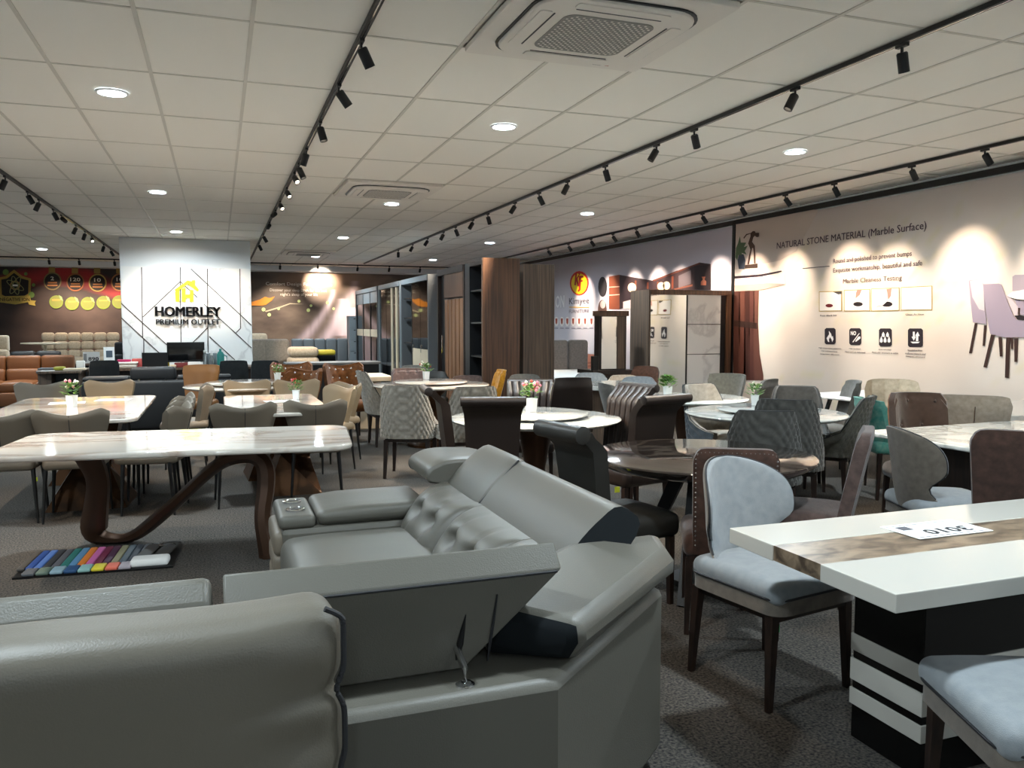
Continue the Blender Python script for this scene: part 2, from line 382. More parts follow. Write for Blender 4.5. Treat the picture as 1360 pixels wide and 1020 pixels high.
for (x0, x1, ya, yb, yc, yd) in ((122,330,388,383,570,566),(348,585,376,366,568,566),(594,850,362,352,568,562),(862,1146,350,336,560,556)):
    decal('picture_frame_print', z2([(x0,ya),(x1,yb),(x1,yd),(x0,yc)]), 'b89a52', nm, 'R', 2)
    decal('picture_print', z2([(x0+7,ya+7),(x1-7,yb+7),(x1-7,yd-7),(x0+7,yc-7)]), 'efe6de', nm, 'R', 3)
decal('ink_spot', z2(ell(217, 516, 33, 16)), '6a1f22', nm, 'R', 4); decal('ink_spot', z2(ell(477, 503, 43, 20)), '241a1c', nm, 'R', 4); decal('ink_spot', z2(ell(738, 503, 50, 24)), '241a1c', nm, 'R', 4)
decal('hand_print', z2([(470,376),(510,372),(490,420),(455,450),(460,400)]), 'c98a7a', nm, 'R', 4); decal('hand_print', z2([(735,366),(780,362),(770,430),(745,470)]), 'c98a7a', nm, 'R', 5)
decal('cloth_print', z2([(740,385),(750,470),(700,515),(640,520),(690,480),(720,400)]), 'f6f4f2', nm, 'R', 6); decal('brush_print', z2([(250,392),(328,386),(328,410),(300,415)]), '4a4440', nm, 'R', 4)
for (x, y, w, h) in ((174,718,98,148),(396,720,108,152),(664,722,116,162),(926,722,134,168)):
    r = 14
    decal('icon_tile', z2([(x+r,y),(x+w-r,y),(x+w,y+r),(x+w,y+h-r),(x+w-r,y+h),(x+r,y+h),(x,y+h-r),(x,y+r)]), '2e262b', nm, 'R', 2)
Wp = 'f2ece8'
decal('flame_icon', z2([(205,842),(192,810),(215,775),(213,745),(232,770),(240,800),(248,790),(254,820),(243,845),(236,820),(222,800),(212,825),(216,845)]), Wp, nm, 'R', 3)
wtext('NO', 'R', *z2([(410,785)])[0], *z2([(458,783)])[0], 5.5, Wp, nm, bold=.02); decal('icon_stroke', z2([(425,845),(485,765),(490,768),(432,848)]), Wp, nm, 'R', 3); decal('icon_spoon', z2([(450,838),(480,795),(496,795),(498,812),(480,825),(458,842)]), Wp, nm, 'R', 3)
for (x, y) in ((704,775),(742,775),(686,825),(720,825),(756,825)): decal('drop_icon', z2([(x,y-22 if y < 800 else y-34),(x+12,y),(x+12,y+18),(x,y+26),(x-12,y+18),(x-12,y)]), Wp, nm, 'R', 3)
decal('arrow_icon', z2([(972,752),(988,752),(988,795),(998,795),(980,832),(960,798),(972,795)]), Wp, nm, 'R', 3); decal('arrow_icon', z2([(1000,836),(1000,790),(992,788),(1015,752),(1033,790),(1020,790),(1020,836)]), Wp, nm, 'R', 3); decal('icon_stroke', z2([(950,842),(1035,842),(1020,856),(970,858)]), Wp, nm, 'R', 3)
for s, xl, xr, y, h in (('Pour Black Ink',135,285,612,14),('Clean As New',905,1072,602,14),('High temperature resistance',122,324,908,12),('Can withstand large',146,290,935,12),('temperature differences',135,306,962,12),('High hardness',397,500,912,12),('Hard and not deformed',360,540,942,12),('Anti corrosion',662,775,918,11),('Molecular structure is stable',602,840,948,12),('Insulation-free',926,1056,926,14),('uniform texture and',902,1086,956,14),('compact structure',908,1080,986,14)):
    wtext(s, 'R', *z2([(xl, y)])[0], *z2([(xr, y)])[0], h*180/1224, '4a3e44', nm)
zc = lambda L: zz(1250, 340, 110/623, L)
PK, PL, PD, PW = 'a596a4', 'd8c6c8', '3f2a24', '4a3028'
for L, c, l in (([(255,505),(275,505),(232,732),(212,732)],PD,3),([(325,520),(345,520),(330,676),(314,676)],PD,3),([(210,190),(215,182),(290,174),(325,215),(335,415),(345,512),(242,498),(225,350)],PK,4),
    ([(222,188),(290,176),(322,215),(330,412),(290,400),(240,310)],PL,5),([(380,590),(405,595),(345,838),(322,836)],PD,5),([(435,610),(460,612),(466,756),(446,756)],PD,5),([(495,612),(525,612),(514,918),(485,915)],PD,6),([(553,620),(582,620),(576,796),(556,796)],PD,5),([(525,615),(545,615),(546,700),(532,700)],PD,5),
    ([(320,212),(440,207),(460,215),(500,330),(545,440),(575,480),(700,500),(700,612),(480,612),(375,585),(345,440)],PK,6),([(490,290),(530,315),(585,380),(582,455),(555,440)],PL,7),([(560,450),(600,445),(700,470),(700,490),(580,478)],'2c2426',7),
    ([(540,155),(560,142),(700,138),(700,250),(540,262)],'b4a5ae',4),([(495,305),(540,268),(700,240),(700,335),(580,325)],'f2eeea',6),([(500,308),(580,325),(700,335),(700,342),(580,334)],'3b3134',7),([(560,330),(600,335),(600,395),(585,400)],PK,5),([(585,390),(600,390),(598,450),(588,450)],PD,6),([(600,340),(700,340),(700,460),(600,440)],PK,5)):
    decal('chair_print', zc(L), c, nm, 'R', l)
fm = far_mural
z7 = lambda L: zz(730, 340, 170/963, L)
decal('logo_disc', z7(ell(224, 205, 71, 92)), 'c62a22', fm, 'R', 2); decal('logo_disc', z7(ell(224, 208, 60, 78)), 'f2cf1c', fm, 'R', 3)
decal('logo_letter', z7([(195,130),(208,125),(205,165),(222,140),(215,125),(235,128),(212,172),(225,225),(212,230),(203,190),(200,220),(188,220)]), 'a81d1a', fm, 'R', 4)
decal('logo_letter', z7([(222,150),(255,148),(257,162),(238,164),(238,182),(252,182),(252,194),(238,195),(236,255),(222,272),(212,262),(222,248)]), 'a81d1a', fm, 'R', 4)
wtext('Kimyee', 'R', *z7([(148,378)])[0], *z7([(298,374)])[0], 11, '4c4650', fm); wtext('FURNITURE', 'R', *z7([(148,430)])[0], *z7([(298,427)])[0], 4.5, '77707a', fm)
decal('rule_line', z7([(150,382),(298,384),(298,390),(150,388)]), 'd8a21c', fm, 'R', 3)
wtext('ON', 'R', *z7([(46,390)])[0], *z7([(112,388)])[0], 16, 'f4f2f4', fm, bold=.02)
for x in (52, 93, 134, 178, 223, 268, 316):
    decal('round_icon', z7(ell(x, 493, 17, 36, 14)), 'efe8e4', fm, 'R', 2); decal('icon_mark', z7([(x-8,470),(x+8,470),(x+6,505),(x,515),(x-6,505)]), 'a4452e', fm, 'R', 3); decal('caption_bar', z7([(x-14,540),(x+14,540),(x+14,546),(x-14,546)]), '7d7684', fm, 'R', 3)
decal('oval_mirror_print', z7(ell(400, 232, 33, 76)), '302c30', fm, 'R', 3); decal('oval_mirror_print', z7(ell(398, 400, 33, 70)), '5a4038', fm, 'R', 3); decal('oval_glass_print', z7(ell(402, 365, 20, 30)), 'b9a6a2', fm, 'R', 4)
decal('shelf_print', z7([(448,155),(520,142),(528,142),(528,400),(448,400)]), '7d412b', fm, 'R', 3)
for y in (235, 295): decal('shelf_board_print', z7([(448,y-3),(528,y-8),(528,y-2),(448,y+3)]), 'e8c8b4', fm, 'R', 4)
decal('shelf_print', z7([(528,142),(760,182),(775,185),(963,108),(963,300),(528,400)]), '33262a', fm, 'R', 3)
for x, y0, y1 in ((650,185,270),(741,198,250),(816,192,250),(926,150,250)): decal('upright_print', z7([(x-6,y0),(x+6,y0),(x+6,y1),(x-6,y1)]), '743c2a', fm, 'R', 4)
for x, y, r in ((622,238,32),(842,228,28),(882,222,28)): decal('plate_print', z7(ell(x, y, r, r*1.1)), 'd9c2a4', fm, 'R', 5)
decal('books_print', z7([(555,345),(612,330),(612,400),(555,400)]), 'cdbcbc', fm, 'R', 4)
z8 = lambda L: zz(830, 310, 170/1360, L)
decal('shelf_print', z8([(300,495),(800,310),(915,325),(915,600),(300,600)]), '3a2a2c', fm, 'R', 4); decal('upright_print', z8([(500,460),(520,455),(520,580),(500,590)]), '743c2a', fm, 'R', 5)
decal('shelf_top_print', z8([(300,495),(800,308),(800,325),(310,510)]), '6a3a2c', fm, 'R', 5); decal('cabinet_print', z8([(575,450),(705,390),(705,535),(575,580)]), '63585c', fm, 'R', 5); decal('shelf_board_print', z8([(520,590),(725,540),(725,560),(540,600)]), '7a4836', fm, 'R', 5)
decal('side_print', z8([(745,350),(905,330),(905,595),(745,595)]), '2a2022', fm, 'R', 5); decal('bowl_print', z8([(820,460),(862,460),(850,490),(870,510),(868,550),(812,550),(812,515),(835,490)]), '9a5a44', fm, 'R', 6)
decal('floor_print', z7([(276,735),(385,745),(385,880),(276,880)]), 'b97a66', fm, 'R', 2)
for k in range(3): decal('floor_print', z7([(276,800+25*k),(385,790+25*k),(385,800+25*k),(276,812+25*k)]), '9a5e4c', fm, 'R', 3)
# back wall murals
def waterfall(u, v):
    x, z = .8+u*7.0, .3+v*2.72
    n = noise.fractal(Vector((x*1.1, z*2.2, 0)), 1, 2, 5)
    c = mixc(lin('4a403c'), lin('7a6c60'), .4+.6*n)
    for (x0, z0, x1, z1, w0, w1) in ((3.30, 2.45, 2.30, .95, .06, .20), (3.60, 2.15, 2.95, .9, .12, .22), (3.95, 2.72, 3.55, 1.75, .10, .26), (4.05, 1.9, 3.95, .7, .35, .45)):
        t = max(0, min(1, (z0-z)/(z0-z1))); xc = x0+(x1-x0)*t**1.4; w = w0+(w1-w0)*t
        if z0+.1 > z > z1-.6:
            s = math.exp(-((x-xc)/w)**2)*(.55+.3*noise.noise(Vector((x*9, z*1.5, 4))))
            c = mixc(c, lin('d8c6d2'), s*1.2)
    sky = math.exp(-((x-3.2)/1.3)**2-((z-2.9)/.38)**2); c = mixc(c, lin('c9a890'), .8*sky)
    rocks = max(0, noise.fractal(Vector((x*2.2, z*5, 7)), 1, 2, 4))*max(0, min(1, (x-3.9)/.6))
    return mixc(c, lin('a08a78'), rocks*.8)
bm_r = colour_grid('mural_sheet', wall_back, waterfall, lambda u, v: (.8+(u*.5+.5)*7.0, YB-.03, .3+v*2.72), 150, 70)
def redm(u, v):
    x, z = -6.4+u*5, .3+v*2.72
    n = noise.fractal(Vector((x*1.3, z*1.8, 5)), 1, 2, 4)
    c = mixc(lin('2c211e'), lin('4a3a33'), .45+.5*n)
    s = 2.55+.28*math.sin(x*1.3+.6)+.1*n
    t = 1-abs(z-s)/.34
    c = mixc(c, lin('a82c2c'), max(0, min(1, t*1.6))*(.85+.3*n))
    return c
bm_l = colour_grid('mural_sheet', wall_back, redm, lambda u, v: (-6.4+(u*.5+.5)*5, YB-.03, .3+v*2.72), 110, 60)
wtext('Comfort Design For Everyone', 'B', 353, 380.5, 441, 381, 5.6, 'fbf6ee', bm_r)
wtext('Discover your sleep DNA for the best', 'B', 358.5, 388.5, 434, 388.5, 5, 'efe6da', bm_r); wtext("night's sleep of your life", 'B', 372.5, 394, 422, 394, 5, 'efe6da', bm_r)
decal('script_mark', [(334,401),(345,398),(352,394),(358,396),(365,393.5),(361,399),(353,405),(344,406),(334,406)], 'c87f2a', bm_r, 'B', 2)
for x, y, r in ((350,411,2.6),(357.5,418,2.4),(397,400,2),(413,406,1.8),(409.5,412,2.4),(370,410,1.8),(435,402,2.2),(443,410,1.8)): decal('light_dot', ell(x, y, r, r, 12), 'b9c88a', bm_r, 'B', 3)
decal('branch_print', [(352,413),(372,407),(385,402.5),(404,404),(385,404),(372,409),(353,414.5)], 'b0a48e', bm_r, 'B', 2)
z1 = lambda L: zz(0, 340, 170/1360, L)
decal('shield_print', z1([(-10,230),(60,215),(150,145),(240,215),(330,240),(325,420),(160,510),(-10,440)]), 'a8863c', bm_l, 'B', 2); decal('shield_print', z1([(15,250),(75,240),(150,180),(230,240),(305,260),(300,400),(160,480),(20,410)]), '241c18', bm_l, 'B', 3)
decal('atom_ring', z1(ell(162, 312, 55, 48)), 'b07a48', bm_l, 'B', 4); decal('atom_core', z1(ell(162, 312, 44, 38)), '16120f', bm_l, 'B', 5); decal('minus_mark', z1([(128,303),(192,303),(192,322),(128,322)]), 'eeeae4', bm_l, 'B', 6)
for a in (.5, 2.1, 1.3):
    P = [(162+100*math.cos(t)*math.cos(a)-30*math.sin(t)*math.sin(a), 312+100*math.cos(t)*math.sin(a)+30*math.sin(t)*math.cos(a)) for t in [2*PI*i/24 for i in range(25)]]
    q = MB().tube([ony(*p, YB-.07) for p in z1(P)], .012, 4); q.build('orbit_line', pmat('8f8a58'), bm_l, False)
decal('ribbon_print', z1([(-10,430),(320,420),(330,470),(385,475),(370,500),(380,530),(310,515),(300,490),(165,515),(-10,490)]), 'b39848', bm_l, 'B', 5)
wtext('NEGATIVE ION', 'B', *z1([(5,480)])[0], *z1([(318,480)])[0], 4.6, '3c2c14', bm_l, 7, .02)
for x, y, r in ((62,172,32),(335,412,32),(275,190,18),(357,308,18)): decal('green_dot', z1(ell(x, y, r, r, 14)), '6f8a45', bm_l, 'B', 4)
for x, y, s_, c in ((558,268,'2','7d6a44'),(802,280,'120','9a5a34'),(1038,285,'10','b0904a'),(1275,280,'10','a8683a')):
    decal('medal_ribbon', z1([(x-40,70),(x+28,70),(x+28,185),(x-40,185)]), '9a7a40', bm_l, 'B', 2)
    decal('medal_print', z1(ell(x, y, 96, 96, 22)), c, bm_l, 'B', 3); decal('medal_print', z1(ell(x, y, 82, 82, 22)), '2a1f1a', bm_l, 'B', 4)
    w = 18*len(s_); wtext(s_, 'B', *z1([(x-w, y-10)])[0], *z1([(x+w, y-10)])[0], 5, 'e0d6c4', bm_l, 6, .02)
    for k in (0, 1): decal('caption_bar', z1([(x-48-6*k,y+8+28*k),(x+48+6*k,y+8+28*k),(x+48+6*k,y+24+28*k),(x-48-6*k,y+24+28*k)]), 'b0703c', bm_l, 'B', 5)
for x, y in ((598,488),(765,505),(932,505),(1098,495),(1265,488)):
    decal('lemon_print', z1(ell(x, y, 74, 70, 20)), '6f7a2c', bm_l, 'B', 2); decal('lemon_print', z1(ell(x, y-2, 62, 58, 20)), '6e7032', bm_l, 'B', 3); decal('lemon_leaf', z1([(x+25,y-75),(x+60,y-55),(x+78,y-5),(x+45,y-25)]), '7d8c5c', bm_l, 'B', 4); decal('caption_bar', z1([(x-44,y-28),(x+44,y-28),(x+44,y-14),(x-44,y-14)]), 'd8863a', bm_l, 'B', 4)
# ---------------------------------------------------------------- ceiling fixtures
down_me = [MB().lathe([(.095, -.008), (.095, .0)], 20).mesh('diffuser', 'lens_cool', False),
           MB().lathe([(.092, -.002), (.095, -.010), (.112, -.006), (.115, 0)], 24).mesh('trim_ring', 'lens_ring')]
for ix, X in enumerate((-3.72, -.69, 2.345, 5.38)):
    for iy, Y in enumerate((-2.88, 1.92, 6.72, 11.52, 16.32, 21.12)):  # row behind the viewer is added, unseen, to light the foreground
        row = ('in an added unseen row behind the viewer', 'nearest to the viewer', 'in the second row', 'in the third row', 'in the fourth row', 'in the far row')[iy]
        colm = ('left of the column', 'in line with the column', 'right of the first light track', 'between the two right tracks')[ix]
        t = thing('recessed_downlight', 'round cool white ceiling downlight %s, %s' % (colm, row), 'downlight', (X, Y, CEIL-.002), 0, 'recessed ceiling downlights')
        obj('diffuser', down_me[0], t); obj('trim_ring', down_me[1], t)
        ld = bpy.data.lights.new('downlight_glow', 'AREA'); ld.shape = 'DISK'; ld.size = .19; ld.energy = DOWN_W; ld.color = COOL; ld.spread = R(165)
        lo = bpy.data.objects.new('downlight_glow', ld); COL.objects.link(lo); lo.parent = t; lo.location = (0, 0, -.012)
# cassette air conditioners
def rrect(hx, hy, r, n=6):
    P = []
    for sx, sy, a0 in ((1, 1, 0), (-1, 1, 90), (-1, -1, 180), (1, -1, 270)):
        for i in range(n+1):
            a = R(a0+90*i/n); P.append((sx*(hx-r)+r*math.cos(a), sy*(hy-r)+r*math.sin(a)))
    return P
for k, (x, y) in enumerate(AC):
    t = thing('ceiling_air_conditioner', ['white cassette air conditioner in the ceiling, largest and nearest', 'white cassette air conditioner in the middle of the ceiling', 'far white cassette air conditioner near the waterfall mural', 'far white ceiling cassette unit above the left display'][k], 'air conditioner', (x, y, CEIL-.002), 0, 'ceiling cassette units')
    MB().prism(rrect(.585, .585, .02, 2), -.035, 0).build('panel', 'ac_white', t, False, .006)
    MB().prism(rrect(.478, .478, .20), -.044, -.03).build('shadow_gap', 'black_plastic', t, False)
    MB().prism(rrect(.462, .462, .19), -.058, -.03).build('body', 'ac_white', t, True, .008)
    g = MB().prism(rrect(.27, .27, .07), -.062, -.05).build('intake_grille', 'ac_grille', t, False)
    if k < 2:
        q = MB()
        for i in range(-12, 13):
            for j in range(-12, 13):
                if (i+j) % 2 == 0 and abs(i)+abs(j) < 23: q.box((i*.0205, j*.0205, -.0625), (.012, .012, .003))
        q.build('grille_dots', 'ac_white', g, False)['kind'] = 'stuff'
    for a in range(4):
        mx = Matrix.Rotation(a*PI/2, 4, 'Z')
        q = MB(); q.prism(rrect(.25, .004, .003), -.0605, -.05, mx @ Matrix.Translation((0, .335, 0))); q.build('air_slot', 'black_plastic', t, False)
        q = MB(); q.prism(rrect(.27, .035, .02), -.063, -.052, mx @ Matrix.Translation((0, .385, 0))); q.build('louvre', 'ac_white', t, False)
    B('sensor', 'black_plastic', t, (.24, .30, .485, .505, -.042, -.034)); B('status_lamp', pmat('b03028'), t, (.325, .35, .488, .502, -.042, -.034))
# track rails and spotlights
TRK = {'L': -2.21, 'A': .827, 'B': 3.862, 'C': 6.897}
for k, X in TRK.items():
    lab = {'L': 'black lighting track running along the ceiling at far left', 'A': 'black lighting track running to the right edge of the column', 'B': 'black lighting track crossing the middle of the ceiling', 'C': 'black lighting track along the right mural wall'}[k]
    t = thing('lighting_track', lab, 'light track', (X, 12, CEIL-.004))
    B('rail', 'black_metal', t, (-.018, .018, -16.6, 10.9 if k != 'C' else 10.4, -.03, 0)); B('rail_slot', 'chrome', t, (-.004, .004, -16.5, 10.8 if k != 'C' else 10.3, -.032, -.03))
t = thing('lighting_track', 'black lighting track running across in front of the back wall murals', 'light track', (.8, 23.6, CEIL-.004)); B('rail', 'black_metal', t, (-6.6, 6.2, -.018, .018, -.03, 0))
head_me = MB().lathe([(.023, -.088), (.025, -.116), (.032, -.116), (.032, -.008), (.026, 0)], 14).mesh('lamp_head', 'black_metal')
lens_me = MB().lathe([(.0225, -.095), (.0225, -.089)], 14).mesh('lens', 'lens_warm', False)
adap_me = MB().box((0, 0, -.010), (.028, .08, .018)).box((0, 0, -.035), (.012, .012, .04)).mesh('adapter', 'black_metal', False)
ORD = ['first', 'second', 'third', 'fourth', 'fifth', 'sixth', 'seventh', 'eighth', 'ninth', 'tenth', 'eleventh', 'twelfth', 'thirteenth', 'fourteenth', 'fifteenth', 'sixteenth', 'seventeenth', 'eighteenth', 'nineteenth', 'twentieth']
def spot(p, aim, label, group, w=1.0, cone=44):
    t = thing('track_spotlight', label, 'spotlight', p, 0, group)
    obj('adapter', adap_me, t)
    d = Vector(aim).normalized(); rot = (-d).to_track_quat('Z', 'Y').to_matrix().to_4x4()
    mx = Matrix.Translation((0, 0, -.048)) @ rot
    h = obj('lamp_head', head_me, t, mx=mx); obj('lens', lens_me, h)
    ld = bpy.data.lights.new('spot_beam', 'SPOT'); ld.energy = SPOT_W*w; ld.color = WARM; ld.spot_size = R(cone); ld.spot_blend = .95; ld.shadow_soft_size = .03
    lo = bpy.data.objects.new('spot_beam', ld); COL.objects.link(lo); lo.parent = t
    lo.matrix_local = Matrix.Translation(Vector((0, 0, -.048))+d*.118) @ rot
HEADS = {'A': [(480,68),(450,127),(425,167),(407,198),(397,222),(391,242),(381,260),(372,275),(366,287),(358,300),(350,313),(344,324)],
 'B': [(1198,68),(1056,123),(922,175),(872,196),(804,221),(754,242),(716,261),(684,274),(648,287),(628,296),(605,304),(589,310),(568,318),(548,326),(529,334)],
 'C': [(1308,203),(1211,223),(1108,247),(1043,262),(985,273),(933,286),(886,299),(845,307),(814,313),(785,320),(755,326),(728,332)],
 'L': [(7,238),(37,261),(52,271),(71,283),(82,289),(101,303),(113,310),(122,316),(138,328),(147,333)]}
AIMS = {'A': [(.55,.25,-1),(.75,.1,-1),(.25,-.2,-1),(-.3,.35,-1),(.4,-.3,-1),(.3,-1,-.8),(.35,-1,-.9),(.3,-1,-.8),(-1.7,5,-1.05),(-.7,3.5,-1.05),(.6,.4,-1),(.5,.5,-1)],
 'B': [(.35,.15,-1),(-.5,.1,-1),(.5,.3,-1),(-.55,.2,-1),(.45,.2,-1),(-.5,.1,-1),(.6,.1,-1),(-.6,.2,-1),(.4,.3,-1),(-.6,0,-1),(.5,.2,-1),(-.5,.2,-1),(-.6,.2,-1),(-.5,.2,-1),(.1,.6,-1)],
 'C': [(.75,-.1,-1),(.8,.1,-1),(.7,0,-1),(.8,-.15,-1),(.8,.1,-1),(.8,0,-1),(.85,-.1,-1),(.75,.1,-1),(.8,0,-1),(.8,0,-1),(.75,0,-1),(.8,.1,-1)],
 'L': [(-.5,.2,-1),(.5,.2,-1),(-.5,.2,-1),(.45,.3,-1),(1.15,3.5,-1.2),(-.5,.3,-1),(-.4,.4,-1),(.25,-1,-.7),(-.4,.6,-1),(.5,.5,-1)]}
TN = {'A': 'first track, the one meeting the column', 'B': 'track crossing mid-ceiling', 'C': 'track beside the right wall', 'L': 'track at far left'}
for k in 'ABCL':
    for i, (px, py) in enumerate(HEADS[k]):
        p = onx(px, py, TRK[k]); w = {'C': .50, 'L': .8}.get(k, 1.0)
        if k == 'C' and i >= 5: w = .85
        if k == 'A' and i in (5, 6, 7): w = .3
        if k == 'L' and i == 7: w = .3
        if k == 'A' and i in (8, 9) or k == 'L' and i == 4: w = 1.01
        spot((TRK[k], p.y, CEIL-.034), AIMS[k][i], 'black spotlight, %s from the front on the %s' % (ORD[i], TN[k]), 'ceiling track spotlights', w, 56 if k == 'C' else 26 if w == 1.01 else 44)
for k, ys in (('A', (1.9, 3.1)), ('B', (1.6, 2.6)), ('C', (1.5, 3.0, 4.3)), ('L', (3.5, 5.5, 7.5, 9.0))):  # unseen heads added on the tracks to brighten the near area
    for i, y in enumerate(ys):
        spot((TRK[k], y, CEIL-.034), {'A': (.45, .45, -1), 'B': (.35, .4, -1), 'C': (.58, 0, -1), 'L': (.4, .2, -1)}[k], 'black spotlight added out of view overhead, %s on the %s' % (ORD[i], TN[k]), 'added overhead spotlights', {'A': .25, 'B': .3, 'C': .62, 'L': .8}[k], 56 if k == 'C' else 44)
for i, px in enumerate((65, 105, 152, 372, 422, 475, 517, 558)):
    p = ony(px, 348, 23.6); spot((p.x, 23.6, CEIL-.034), (.25, 1.5, -.42) if i == 4 else (0, .8, -.85), 'small black spotlight, %s from the left on the back wall track' % ORD[i], 'back wall spotlights', 1.9 if i == 4 else 1.15, 70 if i != 4 else 46)
# ---------------------------------------------------------------- corner sofa in grey leather
def run(profile, y0, y1, ny, name, m, parent, axis='Y', fn=None, bevel=.012, cap_in=0):
    """closed profile (a, z) swept along an axis; fn may move points"""
    n = len(profile); q = MB()
    for j in range(ny+1):
        t = y0+(y1-y0)*j/ny
        for a, z in profile:
            p = (a, t, z) if axis == 'Y' else (t, a, z)
            q.v.append(tuple(fn(p, j/ny)) if fn else p)
    for j in range(ny):
        for i in range(n):
            a, b = j*n+i, j*n+(i+1) % n
            q.f.append((a, a+n, b+n, b))
    q.f.append(tuple(range(n))); q.f.append(tuple(ny*n+i for i in range(n-1, -1, -1)))
    o = q.build(name, m, parent, True, bevel)
    bm = bmesh.new(); bm.from_mesh(o.data); bmesh.ops.recalc_face_normals(bm, faces=bm.faces); bm.to_mesh(o.data); bm.free()
    return o
def sofa_seg(P, n=5):          # densify a closed profile and round it a little (Chaikin)
    for _ in range(2):
        Q = []
        for i in range(len(P)):
            a, b = P[i], P[(i+1) % len(P)]
            Q += [(a[0]*.8+b[0]*.2, a[1]*.8+b[1]*.2), (a[0]*.2+b[0]*.8, a[1]*.2+b[1]*.8)]
        P = Q
    return P
LG = 'leather_grey'
sofa = thing('corner_sofa', 'large grey leather corner sofa with adjustable headrests and cup holders', 'sofa', (0, 0, 0))
A0 = -2.2
# base frame: outer wall of the back, chamfered at the corner
outer = [(A0, 1.80), (.77, 1.80), (1.37, 2.33), (1.37, 4.30)]
inner = [(A0, 2.10), (.64, 2.10), (1.07, 2.48), (1.07, 4.30)]
q = MB(); q.prism(outer+inner[::-1], .06, .62); q.build('back_frame', LG, sofa, True, .025)
q = MB(); q.prism([(A0, 2.10), (.64, 2.10), (1.07, 2.48), (1.07, 3.85), (.27, 3.85), (.27, 2.92), (A0, 2.92)], .06, .30); q.build('seat_base', LG, sofa, True, .02)
for (x, y) in ((A0+.1, 1.9), (A0+.1, 2.85), (.7, 1.95), (1.3, 2.45), (1.3, 4.1), (.36, 4.1), (.36, 2.98)):
    MB().lathe([(.02, 0), (.028, .07)], 10, (x, y, 0)).build('foot', 'black_metal', sofa)
def dome(p, h): return (p[0], p[1], p[2] + (.035*(1-(p[0]/h[0])**4)*(1-(p[1]/h[1])**4) if p[2] > 0 else 0))
MB().rbox((.64, 3.37, .415), (.80, .96, .20), .06, 4, (6, 6, 2), dome).build('seat_cushion', LG, sofa)
for cx in (-1.75, -.87): MB().rbox((cx, 2.53, .375), (.86, .82, .17), .06, 4, (6, 6, 2), dome).build('seat_cushion', LG, sofa)
MB().rbox((.30, 2.50, .375), (1.36, .76, .17), .06, 4, (6, 6, 2), dome).build('corner_seat_cushion', LG, sofa)
# tufted back cushions of the far run: face leans from (X .70, z .42) up to (X .93, z .72)
def tufted(y0, y1, name='tufted_back_cushion'):
    ny, nz = 26, 24; tufts = [((y0+(y1-y0)*a), b) for b in (.50,) for a in (.30, .72)]
    def surf(front):
        def f(u, v):
            y = y0+(y1-y0)*(u*.5+.5); e = 1-abs(u)**6
            bul = .09*(max(0, 1-(2*v-1)**4)**.5)*max(0, e)**.5 if front else 0
            if front:
                for ty, tv in tufts:
                    r2 = ((y-ty)/.06)**2+((v-tv)/.12)**2; bul -= .05*math.exp(-r2)
                    bul -= .018*math.exp(-((y-ty-(.05*(tv-v) if v < tv else 0))/.014)**2)*(1 if v > tv else .6)
            x = .84+.18*v-bul; z = .47+.25*v+.03*math.sin(v*PI)
            return (x, y, z) if front else (.92+.16*v, y, .47+.25*v)
        return f
    return MB().shell(surf(True), surf(False), ny, nz).build(name, LG, sofa)
for a, b in ((3.29, 3.86), (2.715, 3.285), (2.44, 2.71)): tufted(a, b)
# headrests of the far run
def hr_prof(x0, z0, x1, z1, th):
    d = Vector((x1-x0, z1-z0)).normalized(); n = Vector((d.y, -d.x))
    return sofa_seg([(x0, z0), ((x0+x1)/2-n.x*.018, (z0+z1)/2-n.y*.018), (x1, z1), (x1+n.x*th*.9, z1+n.y*th*.9), (x0+n.x*th, z0+n.y*th)])
def puff(y0, y1, k=.02):
    return lambda p, t: (p[0]-k*(1-(2*t-1)**6)*.3, p[1], p[2]+k*(1-(2*t-1)**8)*.6)
def caps(o, idx, m):          # second material on chosen end faces
    o.data.materials.append(MATS[m])
    for f in idx: o.data.polygons[f].material_index = 1
raised = hr_prof(1.02, .68, 1.25, .905, .10)
run(raised, 3.345, 3.86, 14, 'raised_headrest', LG, sofa, fn=puff(0, 0))
def mitre(p, t):
    k = max(0, 1-t/.3); dn = (p[0]-1.02)*.69-(p[2]-.68)*.72      # distance behind the front face
    return (p[0], p[1]+(.05-.9*max(0, min(.12, dn)))*k, p[2])
h3 = run(raised, 2.36, 3.335, 26, 'raised_headrest', LG, sofa, fn=mitre, bevel=0); caps(h3, [26*len(raised)], 'gusset')
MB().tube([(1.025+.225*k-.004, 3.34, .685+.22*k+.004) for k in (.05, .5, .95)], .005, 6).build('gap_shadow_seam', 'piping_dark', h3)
flat = sofa_seg([(.95, .70), (.95, .78), (1.06, .825), (1.33, .81), (1.39, .74), (1.33, .70)])
run(flat, 3.87, 4.30, 14, 'folded_headrest', LG, sofa, fn=puff(0, 0))
